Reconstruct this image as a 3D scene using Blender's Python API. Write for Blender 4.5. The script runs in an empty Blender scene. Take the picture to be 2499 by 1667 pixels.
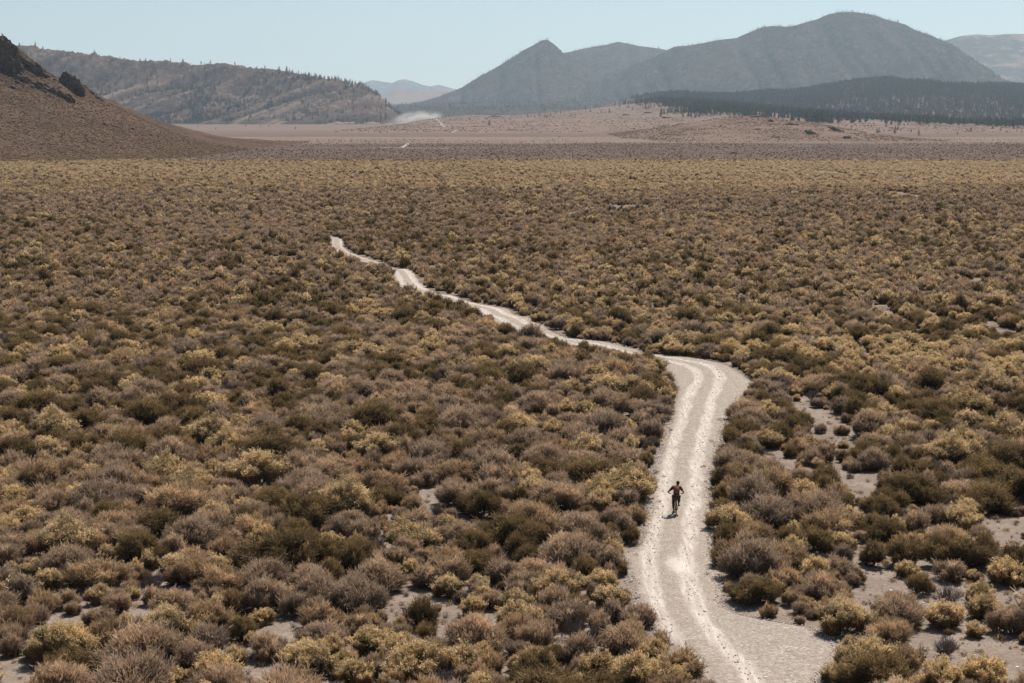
import bpy, bmesh, math, random
import numpy as np
from mathutils import Vector, Matrix

# ------------------------------------------------------------------ camera, sky, sun, exposure
SC = bpy.context.scene
COL = SC.collection
R = math.radians
SRC_W, SRC_H, FPX = 2499.0, 1667.0, 60.0 / 36.0 * 2499.0
CAM_H = 20.0
HORIZON = 285.0
PITCH = math.atan((SRC_H / 2 - HORIZON) / FPX)
cam_data = bpy.data.cameras.new('camera')
cam_data.lens = 60.0
cam_data.sensor_width = 36.0
cam_data.clip_start = 0.5
cam_data.clip_end = 60000.0
cam = bpy.data.objects.new('camera', cam_data)
COL.objects.link(cam)
cam.location = (0, 0, CAM_H)
cam.rotation_euler = (math.pi / 2 - PITCH, 0, 0)
SC.camera = cam

SUN_EL, SUN_AZ = R(51), R(25)          # azimuth measured from the view direction towards the right
world = bpy.data.worlds.new('World')
SC.world = world
world.use_nodes = True
wn, wl = world.node_tree.nodes, world.node_tree.links
wn.clear()
w_out = wn.new('ShaderNodeOutputWorld')
w_bg = wn.new('ShaderNodeBackground')
w_sky = wn.new('ShaderNodeTexSky')
w_sky.sky_type = 'NISHITA'
w_sky.sun_disc = False
w_sky.sun_elevation = SUN_EL
w_sky.sun_rotation = SUN_AZ
w_sky.altitude = 2000
w_sky.air_density = 1.0
w_sky.dust_density = 1.6
w_sky.ozone_density = 1.5
w_hsv = wn.new('ShaderNodeHueSaturation')
w_hsv.inputs['Saturation'].default_value = 0.75
w_bg.inputs['Strength'].default_value = 0.062
wl.new(w_sky.outputs[0], w_hsv.inputs['Color'])
w_mul = wn.new('ShaderNodeMix'); w_mul.data_type = 'RGBA'; w_mul.blend_type = 'MULTIPLY'
w_mul.inputs[0].default_value = 1.0
w_mul.inputs[7].default_value = (.93, 1.0, .975, 1)
wl.new(w_hsv.outputs[0], w_mul.inputs[6])
wl.new(w_mul.outputs[2], w_bg.inputs['Color'])
wl.new(w_bg.outputs[0], w_out.inputs['Surface'])

sun_data = bpy.data.lights.new('sun', 'SUN')
sun_data.energy = 4.8
sun_data.angle = R(0.53)
sun_data.color = (1.0, 0.935, 0.85)
sun = bpy.data.objects.new('sun', sun_data)
COL.objects.link(sun)
S = Vector((math.sin(SUN_AZ) * math.cos(SUN_EL), math.cos(SUN_AZ) * math.cos(SUN_EL), math.sin(SUN_EL)))
sun.rotation_euler = S.to_track_quat('Z', 'Y').to_euler()
sun.location = (0, 0, 300)

vs = SC.view_settings
vs.view_transform = 'Standard'
vs.look = 'None'
vs.exposure = 0.52
vs.gamma = 1.0
vs.use_curve_mapping = False
SC.cycles.use_denoising = True
SC.cycles.denoiser = 'OPENIMAGEDENOISE'
SC.cycles.denoising_input_passes = 'RGB_ALBEDO_NORMAL'
SC.cycles.denoising_prefilter = 'ACCURATE'
SC.cycles.use_adaptive_sampling = False
SC.cycles.max_bounces = 5
SC.cycles.diffuse_bounces = 3
SC.cycles.transmission_bounces = 3
SC.cycles.volume_bounces = 0
SC.cycles.transparent_max_bounces = 6
HAZE_DENSITY = 4.2e-5

RNG = np.random.default_rng(11)
random.seed(5)

# ------------------------------------------------------------------ helpers
def ray(px, py):
    cx, cy = (px - SRC_W / 2) / FPX, (SRC_H / 2 - py) / FPX
    c, s = math.cos(PITCH), math.sin(PITCH)
    return np.array((cx, c + cy * s, -s + cy * c))

def ground_at(px, py):
    d = ray(px, py)
    t = CAM_H / -d[2]
    return d[0] * t, d[1] * t

def at_depth(px, py, depth):
    d = ray(px, py)
    t = depth / d[1]
    return d[0] * t, depth, CAM_H + d[2] * t

def to_px(x, y, z):
    c, s = math.cos(PITCH), math.sin(PITCH)
    z = z - CAM_H
    f = y * c - z * s
    u = y * s + z * c
    return SRC_W / 2 + FPX * x / f, SRC_H / 2 - FPX * u / f

def ppm(y):                                    # source pixels per metre at a depth
    return FPX / (y + 1e-6)

def _hash(ix, iy, seed):
    ix = ix.astype(np.int64); iy = iy.astype(np.int64)
    h = (ix * 374761393 + iy * 668265263 + seed * 1442695041) & 0xffffffff
    h = ((h ^ (h >> 13)) * 1274126177) & 0xffffffff
    h = (h ^ (h >> 16)) & 0xffffffff
    return h / 4294967295.0

def vnoise(x, y, seed=0):
    x = np.asarray(x, float); y = np.asarray(y, float)
    ix, iy = np.floor(x), np.floor(y)
    fx, fy = x - ix, y - iy
    fx = fx * fx * fx * (fx * (fx * 6 - 15) + 10); fy = fy * fy * fy * (fy * (fy * 6 - 15) + 10)
    a = _hash(ix, iy, seed); b = _hash(ix + 1, iy, seed)
    c = _hash(ix, iy + 1, seed); d = _hash(ix + 1, iy + 1, seed)
    return (a + (b - a) * fx) * (1 - fy) + (c + (d - c) * fx) * fy

def fbm(x, y, octaves=4, seed=0):
    r, amp, tot = 0, 1.0, 0
    x = np.asarray(x, float); y = np.asarray(y, float)
    for o in range(octaves):
        r = r + amp * vnoise(x * 2 ** o + 17.3 * o, y * 2 ** o - 9.1 * o, seed + o)
        tot += amp
        amp *= 0.5
    return r / tot

def mesh_from(name, verts, faces, mats=(), smooth=False, mat_idx=None, attrs=None):
    """verts (N,3); faces a list of (M,k) integer arrays, mat_idx one material slot number per array"""
    me = bpy.data.meshes.new(name)
    if isinstance(faces, np.ndarray):
        faces = [faces]
    faces = [f for f in faces if len(f)]
    verts = np.asarray(verts, np.float32)
    me.vertices.add(len(verts))
    me.vertices.foreach_set('co', verts.ravel())
    if faces:
        loops = np.concatenate([f.ravel() for f in faces]).astype(np.int32)
        sizes = np.concatenate([np.full(len(f), f.shape[1]) for f in faces]).astype(np.int32)
        me.loops.add(len(loops))
        me.loops.foreach_set('vertex_index', loops)
        me.polygons.add(len(sizes))
        me.polygons.foreach_set('loop_start', np.concatenate(([0], np.cumsum(sizes)[:-1])).astype(np.int32))
        me.polygons.foreach_set('loop_total', sizes)
        if mat_idx is not None:
            me.polygons.foreach_set('material_index', np.concatenate([np.full(len(f), m) for f, m in zip(faces, mat_idx)]).astype(np.int32))
        me.polygons.foreach_set('use_smooth', np.full(len(sizes), smooth))
    for k, v in (attrs or {}).items():
        a = me.attributes.new(k, 'FLOAT', 'POINT')
        a.data.foreach_set('value', np.asarray(v, np.float32))
    for m in mats:
        me.materials.append(m)
    me.update(calc_edges=True)
    me.validate()
    return me

def link(name, data, parent=None):
    o = bpy.data.objects.new(name, data)
    COL.objects.link(o)
    if parent is not None:
        o.parent = parent
    return o

def tag(o, label=None, cat=None, group=None, kind=None):
    if label: o['label'] = label
    if cat: o['category'] = cat
    if group: o['group'] = group
    if kind: o['kind'] = kind
    return o

def empty(name, loc=(0, 0, 0), rz=0.0):
    o = link(name, None)
    o.empty_display_size = 0.2
    o.location = loc
    o.rotation_euler = (0, 0, rz)
    return o

class MB:
    """collects tubes, balls and boxes into one mesh"""
    def __init__(s): s.v, s.q, s.t, s.n = [], [], [], 0
    def add(s, v, quads=(), tris=()):
        s.v.append(np.asarray(v, float))
        if len(quads): s.q.append(np.asarray(quads) + s.n)
        if len(tris): s.t.append(np.asarray(tris) + s.n)
        s.n += len(v)
    def tube(s, pts, rad, k=8, closed=False):
        pts = np.asarray(pts, float); n = len(pts)
        rad = np.broadcast_to(np.asarray(rad, float), (n,))
        if closed: tan = np.roll(pts, -1, 0) - np.roll(pts, 1, 0)
        else: tan = np.gradient(pts, axis=0)
        tan /= np.linalg.norm(tan, axis=1)[:, None] + 1e-9
        ref = np.array((0, 0, 1.0)) if abs(tan[0][2]) < .9 else np.array((1.0, 0, 0))
        u = np.cross(tan, ref); u /= np.linalg.norm(u, axis=1)[:, None] + 1e-9
        w = np.cross(tan, u)
        a = np.linspace(0, 2 * np.pi, k, endpoint=False)
        v = pts[:, None, :] + rad[:, None, None] * (np.cos(a)[None, :, None] * u[:, None, :] + np.sin(a)[None, :, None] * w[:, None, :])
        q = []
        for i in range(n if closed else n - 1):
            i2 = (i + 1) % n
            for j in range(k):
                q.append((i * k + j, i * k + (j + 1) % k, i2 * k + (j + 1) % k, i2 * k + j))
        base = v.reshape(-1, 3)
        s.add(base, q)
        if not closed:
            for end, flip in ((0, True), (n - 1, False)):
                ring = base[end * k:(end + 1) * k]
                c = np.vstack((ring, pts[end]))
                s.add(c, (), [((j + 1) % k, j, k) if flip else (j, (j + 1) % k, k) for j in range(k)])
    def ball(s, c, r, nu=10, nv=7):
        c = np.asarray(c, float); r = np.broadcast_to(np.asarray(r, float), (3,))
        v = [c + r * (0, 0, 1)]
        for i in range(1, nv):
            th = math.pi * i / nv
            for j in range(nu):
                ph = 2 * math.pi * j / nu
                v.append(c + r * (math.sin(th) * math.cos(ph), math.sin(th) * math.sin(ph), math.cos(th)))
        v.append(c - r * (0, 0, 1))
        q, t = [], []
        for j in range(nu):
            t.append((0, 1 + j, 1 + (j + 1) % nu))
            t.append((len(v) - 1, 1 + (nv - 2) * nu + (j + 1) % nu, 1 + (nv - 2) * nu + j))
            for i in range(nv - 2):
                q.append((1 + i * nu + j, 1 + (i + 1) * nu + j, 1 + (i + 1) * nu + (j + 1) % nu, 1 + i * nu + (j + 1) % nu))
        s.add(v, q, t)
    def build(s, name, m, parent=None, smooth=True):
        faces = []
        if s.q: faces.append(np.concatenate(s.q))
        if s.t: faces.append(np.concatenate(s.t))
        return link(name, mesh_from(name, np.concatenate(s.v), faces, [m], smooth), parent)

# ------------------------------------------------------------------ materials
def new_mat(name):
    m = bpy.data.materials.new(name)
    m.use_nodes = True
    m.node_tree.nodes.clear()
    return m, m.node_tree.nodes, m.node_tree.links

def N(nodes, kind, **kw):
    n = nodes.new(kind)
    for k, v in kw.items():
        if hasattr(n, k): setattr(n, k, v)
    return n

def mixc(nodes, links, fac, a, b, blend='MIX'):
    n = nodes.new('ShaderNodeMix'); n.data_type = 'RGBA'; n.blend_type = blend
    for sock, val in ((n.inputs[0], fac), (n.inputs[6], a), (n.inputs[7], b)):
        if hasattr(val, 'links'): links.new(val, sock)
        elif isinstance(val, tuple): sock.default_value = (*val, 1.0) if len(val) == 3 else val
        else: sock.default_value = val
    return n.outputs[2]

def maprange(nodes, links, val, a, b, c=0.0, d=1.0, smooth=False):
    n = nodes.new('ShaderNodeMapRange')
    if smooth: n.interpolation_type = 'SMOOTHSTEP'
    links.new(val, n.inputs[0])
    for i, x in enumerate((a, b, c, d)): n.inputs[1 + i].default_value = x
    return n.outputs[0]

def math_n(nodes, links, op, a, b=0.0):
    n = nodes.new('ShaderNodeMath'); n.operation = op
    for sock, val in ((n.inputs[0], a), (n.inputs[1], b)):
        if hasattr(val, 'links'): links.new(val, sock)
        else: sock.default_value = val
    return n.outputs[0]

def noise_n(nodes, links, vec, scale, detail=4, rough=.55):
    n = nodes.new('ShaderNodeTexNoise')
    n.inputs['Scale'].default_value = scale
    n.inputs['Detail'].default_value = detail
    n.inputs['Roughness'].default_value = rough
    if vec is not None: links.new(vec, n.inputs['Vector'])
    return n.outputs[0]

def scaled(nodes, links, vec, s):
    n = nodes.new('ShaderNodeMapping')
    n.inputs['Scale'].default_value = s
    links.new(vec, n.inputs['Vector'])
    return n.outputs[0]

def plain(name, col, rough=.7, metal=0.0, spec=.3, var=.15, scale=12.0):
    m, n, l = new_mat(name)
    out = n.new('ShaderNodeOutputMaterial'); b = n.new('ShaderNodeBsdfPrincipled')
    tc = n.new('ShaderNodeTexCoord')
    nz = noise_n(n, l, tc.outputs['Object'], scale)
    dk = tuple(c * (1 - var * 1.6) for c in col); lt = tuple(min(1, c * (1 + var)) for c in col)
    l.new(mixc(n, l, nz, dk, lt), b.inputs['Base Color'])
    b.inputs['Roughness'].default_value = rough
    b.inputs['Metallic'].default_value = metal
    b.inputs['Specular IOR Level'].default_value = spec
    l.new(b.outputs[0], out.inputs[0])
    return m

def foliage_mat(name, c_low, c_tip, c_alt, transl=.3):
    """c_low at the woody foot of a sprig, c_tip at its end, c_alt: other plants of the kind (mixed plant by plant)"""
    m, n, l = new_mat(name)
    out = n.new('ShaderNodeOutputMaterial')
    at = N(n, 'ShaderNodeAttribute', attribute_name='tip')
    av = N(n, 'ShaderNodeAttribute', attribute_name='var')
    ti = N(n, 'ShaderNodeAttribute', attribute_name='tint', attribute_type='INSTANCER')
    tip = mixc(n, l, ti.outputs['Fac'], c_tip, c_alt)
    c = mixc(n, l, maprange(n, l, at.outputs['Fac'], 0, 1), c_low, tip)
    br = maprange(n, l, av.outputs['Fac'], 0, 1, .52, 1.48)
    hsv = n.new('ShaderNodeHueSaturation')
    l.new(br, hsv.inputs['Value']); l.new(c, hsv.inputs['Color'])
    d = n.new('ShaderNodeBsdfDiffuse'); t = n.new('ShaderNodeBsdfTranslucent')
    l.new(hsv.outputs[0], d.inputs['Color']); l.new(hsv.outputs[0], t.inputs['Color'])
    mx = n.new('ShaderNodeMixShader'); mx.inputs[0].default_value = transl
    l.new(d.outputs[0], mx.inputs[1]); l.new(t.outputs[0], mx.inputs[2])
    l.new(mx.outputs[0], out.inputs[0])
    return m

M = {}
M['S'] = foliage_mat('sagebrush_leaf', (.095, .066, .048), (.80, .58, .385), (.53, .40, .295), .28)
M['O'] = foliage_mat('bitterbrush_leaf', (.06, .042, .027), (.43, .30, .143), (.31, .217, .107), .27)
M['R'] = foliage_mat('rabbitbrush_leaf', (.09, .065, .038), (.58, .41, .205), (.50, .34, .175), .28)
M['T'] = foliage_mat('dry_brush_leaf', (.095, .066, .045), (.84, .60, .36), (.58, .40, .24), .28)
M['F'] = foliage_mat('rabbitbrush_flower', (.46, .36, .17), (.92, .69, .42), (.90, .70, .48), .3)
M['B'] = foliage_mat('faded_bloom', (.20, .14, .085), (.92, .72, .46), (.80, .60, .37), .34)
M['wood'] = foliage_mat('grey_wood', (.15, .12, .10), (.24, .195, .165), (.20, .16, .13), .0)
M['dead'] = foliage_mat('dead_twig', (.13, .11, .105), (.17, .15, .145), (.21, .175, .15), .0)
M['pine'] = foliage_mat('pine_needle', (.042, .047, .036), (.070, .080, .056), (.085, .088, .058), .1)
M['bark'] = plain('pine_bark', (.12, .085, .06), .9)

def rock_mat(name, a, b, scale):
    m, n, l = new_mat(name)
    out = n.new('ShaderNodeOutputMaterial'); bs = n.new('ShaderNodeBsdfPrincipled')
    g = n.new('ShaderNodeNewGeometry')
    nz = noise_n(n, l, g.outputs['Position'], scale, 6, .65)
    l.new(mixc(n, l, maprange(n, l, nz, .35, .65), a, b), bs.inputs['Base Color'])
    bs.inputs['Roughness'].default_value = .95
    bs.inputs['Specular IOR Level'].default_value = .1
    bu = n.new('ShaderNodeBump'); bu.inputs['Strength'].default_value = .8; bu.inputs['Distance'].default_value = .25 / scale
    l.new(nz, bu.inputs['Height']); l.new(bu.outputs[0], bs.inputs['Normal'])
    l.new(bs.outputs[0], out.inputs[0])
    return m
M['lava'] = rock_mat('dark_lava_rock', (.06, .044, .037), (.16, .115, .09), .35)
M['rubble'] = rock_mat('brown_rubble_rock', (.075, .055, .046), (.15, .11, .09), .12)
M['soilstone'] = foliage_mat('brown_pebble', (.16, .125, .10), (.26, .205, .17), (.20, .15, .12), 0.0)
M['pebble'] = foliage_mat('pale_pebble', (.50, .45, .41), (.74, .68, .62), (.58, .51, .45), 0.0)

# ------------------------------------------------------------------ ground relief and the road's outline
def gz(x, y):
    x = np.asarray(x, float); y = np.asarray(y, float)
    fade = 1 / (1 + (y / 1500.0) ** 2)
    return (.34 * (fbm(x / 26, y / 26, 2, 3) - .5) + .5 * (fbm(x / 90, y / 90, 2, 8) - .5)) * fade

# road edges as seen in the photograph (source pixels, one row per height): y, left x, right x, middle of the wheel tracks
UP = [(568, 700), (573, 770), (578, 815), (583, 838), (601, 841), (616, 861), (631, 897), (639, 918), (642, 933), (655, 957), (658, 1000), (671, 1014), (690, 1026), (707, 1048), (718, 1073),
      (722, 1112), (731, 1133), (743, 1175), (754, 1239), (771, 1260), (775, 1294), (782, 1299), (796, 1333), (818, 1371), (826, 1401), (830, 1465), (837, 1500), (852, 1560)]
NEAR = [(867, 1500, 1640, 1570), (874, 1530, 1707, 1620), (881, 1575, 1742, 1665), (890, 1610, 1775, 1700), (905, 1628, 1800, 1729), (922, 1640, 1826, 1733), (941, 1646, 1859, 1725), (955, 1648, 1835, 1718), (966, 1648, 1812, 1711),
        (1005, 1634, 1784, 1699), (1049, 1626, 1762, 1686), (1110, 1600, 1750, 1670), (1159, 1590, 1740, 1663), (1220, 1580, 1733, 1655), (1259, 1574, 1741, 1650),
        (1331, 1560, 1743, 1632), (1352, 1512, 1745, 1630), (1397, 1528, 1765, 1632), (1436, 1542, 1762, 1637), (1474, 1553, 1768, 1650), (1491, 1566, 1790, 1658),
        (1508, 1580, 1856, 1666), (1524, 1590, 1960, 1675), (1535, 1600, 1994, 1682), (1574, 1636, 2055, 1707), (1613, 1672, 2032, 1740), (1666, 1720, 1995, 1782), (1760, 1790, 2020, 1850), (1900, 1880, 2090, 1950)]
rows = []
ux, uy = np.array([p[1] for p in UP], float), np.array([p[0] for p in UP], float)
for yy in np.arange(571, 862, 3.0):
    xr = np.interp(yy, uy, ux)
    wpx = np.interp(yy, [575, 660, 720, 770, 800, 850], [2.1, 2.8, 3.1, 3.9, 4.6, 5.2]) * (yy - HORIZON) / CAM_H
    rows.append((yy, xr - wpx, xr, xr - wpx * .5))
rows += NEAR
rows = np.array(rows)
road_w = []
for yy, a, b, c in rows:
    gy = ground_at(1250, yy)[1]
    k = ground_at(1251, yy)[0] - ground_at(1250, yy)[0]
    road_w.append((gy, (a - SRC_W / 2) * k, (b - SRC_W / 2) * k, (c - SRC_W / 2) * k))
road_w = np.array(road_w)[::-1]                      # by growing distance: y, xl, xr, xc
RY0, RY1 = road_w[0, 0], road_w[-1, 0]
_ry = np.linspace(RY0, RY1, 700)
_rl = np.interp(_ry, road_w[:, 0], road_w[:, 1]); _rr = np.interp(_ry, road_w[:, 0], road_w[:, 2]); _rc = np.interp(_ry, road_w[:, 0], road_w[:, 3])
def _soft(a, n=9):
    k = np.hanning(n); k /= k.sum()
    return np.convolve(np.pad(a, n // 2, mode='edge'), k, 'valid')
_rc = _soft(_rc, 25); _rl = _soft(_rl, 7); _rr = _soft(_rr, 7)

def road_clear(x, y, margin):
    """True where a plant of that radius keeps off the road"""
    l_ = np.interp(y, _ry, _rl); r_ = np.interp(y, _ry, _rr)
    slope = np.abs(np.interp(y + 2, _ry, _rc) - np.interp(y - 2, _ry, _rc)) / 4
    mm = margin * np.sqrt(1 + slope ** 2)
    return (x < l_ - mm) | (x > r_ + mm) | (y < RY0 - 1) | (y > RY1 + 1.5)

# ---- ground sheet: rows closer together near the camera
def build_ground():
    ys = np.concatenate((np.linspace(-60, 30, 12), np.arange(32, 260, 1.2), np.geomspace(261, 21000, 220)))
    us = np.linspace(-1, 1, 241)
    us = np.sign(us) * np.abs(us) ** 1.35
    half = np.clip(40 + np.maximum(ys, 0) * .42, 60, 7600)
    half[-60:] = np.maximum(half[-60:], 3000)
    X = us[None, :] * half[:, None]
    Y = np.repeat(ys[:, None], len(us), 1)
    Z = gz(X, Y)
    v = np.stack((X, Y, Z), -1).reshape(-1, 3)
    nu = len(us)
    i, j = np.meshgrid(np.arange(len(ys) - 1), np.arange(nu - 1), indexing='ij')
    a = (i * nu + j).ravel()
    f = np.stack((a, a + 1, a + nu + 1, a + nu), 1)
    m, n, l = new_mat('desert_soil')
    out = n.new('ShaderNodeOutputMaterial'); b = n.new('ShaderNodeBsdfPrincipled')
    g = n.new('ShaderNodeNewGeometry'); P = g.outputs['Position']
    sep = n.new('ShaderNodeSeparateXYZ'); l.new(P, sep.inputs[0])
    big = noise_n(n, l, P, .12, 5, .6)
    fine = noise_n(n, l, P, 5.0, 5, .7)
    soil = mixc(n, l, maprange(n, l, big, .3, .7), (.265, .21, .172), (.335, .27, .225))
    soil = mixc(n, l, maprange(n, l, fine, .36, .62), (.205, .162, .134), soil)
    vo = n.new('ShaderNodeTexVoronoi'); vo.inputs['Scale'].default_value = 9.0
    l.new(P, vo.inputs['Vector'])
    soil = mixc(n, l, maprange(n, l, vo.outputs['Distance'], .16, .10), soil, (.44, .375, .325))
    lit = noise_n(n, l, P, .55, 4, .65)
    litter_shade = math_n(n, l, 'MULTIPLY', maprange(n, l, lit, .38, .58), maprange(n, l, sep.outputs[1], 75, 190, .35, .9))
    soil = mixc(n, l, litter_shade, soil, mixc(n, l, fine, (.085, .062, .047), (.17, .128, .10)))  # plant litter; its dark brown also stands in for shade between the shrubs
    # plant cover farther out, where single shrubs no longer read: bands of different vegetation
    warp = noise_n(n, l, scaled(n, l, P, (.0022, .0035, 1)), 1.0, 4, .6)
    ylog = math_n(n, l, 'LOGARITHM', math_n(n, l, 'MAXIMUM', sep.outputs[1], 1.0), 10.0)
    ylog = math_n(n, l, 'ADD', ylog, maprange(n, l, warp, 0, 1, -.055, .055))
    ramp = n.new('ShaderNodeValToRGB'); ramp.color_ramp.interpolation = 'LINEAR'
    el = ramp.color_ramp.elements
    stops = [(2.5, (.20, .155, .115)), (2.86, (.22, .165, .115)), (2.885, (.112, .078, .065)), (3.10, (.108, .076, .063)), (3.135, (.20, .145, .11)), (3.22, (.225, .165, .115)),
             (3.25, (.14, .10, .086)), (3.33, (.165, .12, .10)), (3.45, (.20, .145, .12)), (3.6, (.175, .13, .11)), (3.72, (.20, .15, .125)), (4.3, (.12, .11, .08))]
    lo, hi = 2.4, 4.4
    pts = [((s - lo) / (hi - lo), c) for s, c in stops]
    el[0].position, el[0].color = pts[0][0], (*pts[0][1], 1)
    el[1].position, el[1].color = pts[-1][0], (*pts[-1][1], 1)
    for p_, c_ in pts[1:-1]:
        e = el.new(p_); e.color = (*c_, 1)
    l.new(maprange(n, l, ylog, lo, hi), ramp.inputs[0])
    spk = noise_n(n, l, scaled(n, l, P, (.30, .05, 1)), 1.0, 5, .75)
    spk2 = noise_n(n, l, scaled(n, l, P, (.02, .006, 1)), 1.0, 5, .7)
    cover = mixc(n, l, maprange(n, l, spk, .3, .7, .0, .75), ramp.outputs[0], mixc(n, l, 1.0, ramp.outputs[0], (.55, .55, .57), 'MULTIPLY'))
    cover = mixc(n, l, maprange(n, l, spk2, .42, .75, 0, .15), cover, (.34, .26, .19))
    farf = maprange(n, l, sep.outputs[1], 330, 760, 0, 1, True)
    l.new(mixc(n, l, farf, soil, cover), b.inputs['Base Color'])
    b.inputs['Roughness'].default_value = 1.0
    b.inputs['Specular IOR Level'].default_value = .05
    bu = n.new('ShaderNodeBump'); bu.inputs['Strength'].default_value = .5; bu.inputs['Distance'].default_value = .05
    l.new(fine, bu.inputs['Height']); l.new(bu.outputs[0], b.inputs['Normal'])
    l.new(b.outputs[0], out.inputs[0])
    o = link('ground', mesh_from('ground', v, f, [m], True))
    tag(o, 'flat sandy desert plain between the shrubs, running out to the hills', 'ground', kind='structure')
build_ground()

# ---- dirt road
def build_road():
    nv = 31
    u = np.linspace(0, 1, nv)
    ys = _ry
    # ragged edges
    l_ = _rl - .35 * (fbm(ys / 1.6, ys * 0 + 3.3, 3, 21) - .35)
    r_ = _rr + .35 * (fbm(ys / 1.6, ys * 0 + 8.1, 3, 22) - .35)
    X = l_[:, None] + (r_ - l_)[:, None] * u[None, :]
    Y = np.repeat(ys[:, None], nv, 1)
    slope = np.gradient(_rc, ys)
    lat = (X - _rc[:, None]) / np.sqrt(1 + slope[:, None] ** 2)
    rut = -.045 * np.exp(-((np.abs(lat) - .85) / .30) ** 2) + .03 * np.exp(-(lat / .35) ** 2)
    edge = np.minimum(X - l_[:, None], r_[:, None] - X)
    Z = gz(X, Y) + .075 + rut - .11 * np.clip(1 - edge / .5, 0, 1) + .03 * (fbm(X / .8, Y / .8, 3, 31) - .5)
    v = np.stack((X, Y, Z), -1).reshape(-1, 3)
    i, j = np.meshgrid(np.arange(len(ys) - 1), np.arange(nv - 1), indexing='ij')
    a = (i * nv + j).ravel()
    f = np.stack((a, a + 1, a + nv + 1, a + nv), 1)
    m, n, l = new_mat('dusty_gravel')
    out = n.new('ShaderNodeOutputMaterial'); b = n.new('ShaderNodeBsdfPrincipled')
    g = n.new('ShaderNodeNewGeometry'); P = g.outputs['Position']
    la = N(n, 'ShaderNodeAttribute', attribute_name='lateral'); ed = N(n, 'ShaderNodeAttribute', attribute_name='edge')
    wob = noise_n(n, l, scaled(n, l, P, (.6, .22, 1)), 1.0, 4, .6)
    lat_ = math_n(n, l, 'ADD', math_n(n, l, 'ABSOLUTE', math_n(n, l, 'ADD', la.outputs['Fac'], maprange(n, l, wob, 0, 1, -.4, .4))), 0.0)
    tr = math_n(n, l, 'SUBTRACT', lat_, .85)
    track = maprange(n, l, math_n(n, l, 'ABSOLUTE', tr), .18, .55, 1, 0, True)
    streak = noise_n(n, l, scaled(n, l, P, (6.0, .5, 1)), 1.0, 3, .6)
    gravel = noise_n(n, l, P, 7.5, 4, .75)
    gravel2 = noise_n(n, l, scaled(n, l, P, (1, .7, 1)), 2.4, 4, .7)
    base = mixc(n, l, maprange(n, l, gravel2, .35, .65), (.31, .258, .213), (.43, .368, .31))
    base = mixc(n, l, maprange(n, l, gravel, .33, .60), (.20, .162, .132), base)
    base = mixc(n, l, maprange(n, l, gravel, .60, .72), base, (.66, .61, .56))
    dust = mixc(n, l, maprange(n, l, streak, .3, .7), (.47, .41, .36), (.62, .555, .495))
    tf = math_n(n, l, 'MULTIPLY', track, maprange(n, l, streak, .25, .65, .35, .85))
    c = mixc(n, l, tf, base, dust)
    # spilled pale powder on the right-hand wheel track
    px_, py_ = ground_at(1655, 1378)
    sub = n.new('ShaderNodeVectorMath'); sub.operation = 'SUBTRACT'; l.new(P, sub.inputs[0]); sub.inputs[1].default_value = (px_, py_, 0)
    ln = n.new('ShaderNodeVectorMath'); ln.operation = 'LENGTH'; l.new(scaled(n, l, sub.outputs[0], (1.5, .5, 0)), ln.inputs[0])
    pw = maprange(n, l, math_n(n, l, 'ADD', ln.outputs['Value'], maprange(n, l, gravel2, 0, 1, -.9, .9)), 1.1, .3, 0, .5, True)
    c = mixc(n, l, pw, c, (.70, .64, .57))
    edn = math_n(n, l, 'ADD', ed.outputs['Fac'], maprange(n, l, gravel2, 0, 1, -.6, .6))
    c = mixc(n, l, maprange(n, l, edn, -.1, 1.0, .85, 0, True), c, mixc(n, l, maprange(n, l, gravel, .35, .62), (.23, .18, .148), (.37, .305, .255)))
    l.new(c, b.inputs['Base Color'])
    b.inputs['Roughness'].default_value = .95
    b.inputs['Specular IOR Level'].default_value = .15
    bu = n.new('ShaderNodeBump'); bu.inputs['Strength'].default_value = .75; bu.inputs['Distance'].default_value = .045
    l.new(math_n(n, l, 'ADD', gravel, math_n(n, l, 'MULTIPLY', streak, .5)), bu.inputs['Height']); l.new(bu.outputs[0], b.inputs['Normal'])
    l.new(b.outputs[0], out.inputs[0])
    o = link('dirt_road', mesh_from('dirt_road', v, f, [m], True, attrs={'lateral': lat.ravel(), 'edge': edge.ravel()}))
    tag(o, 'pale winding dirt road with two wheel tracks through the brush', 'road', kind='structure')
build_road()

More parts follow.
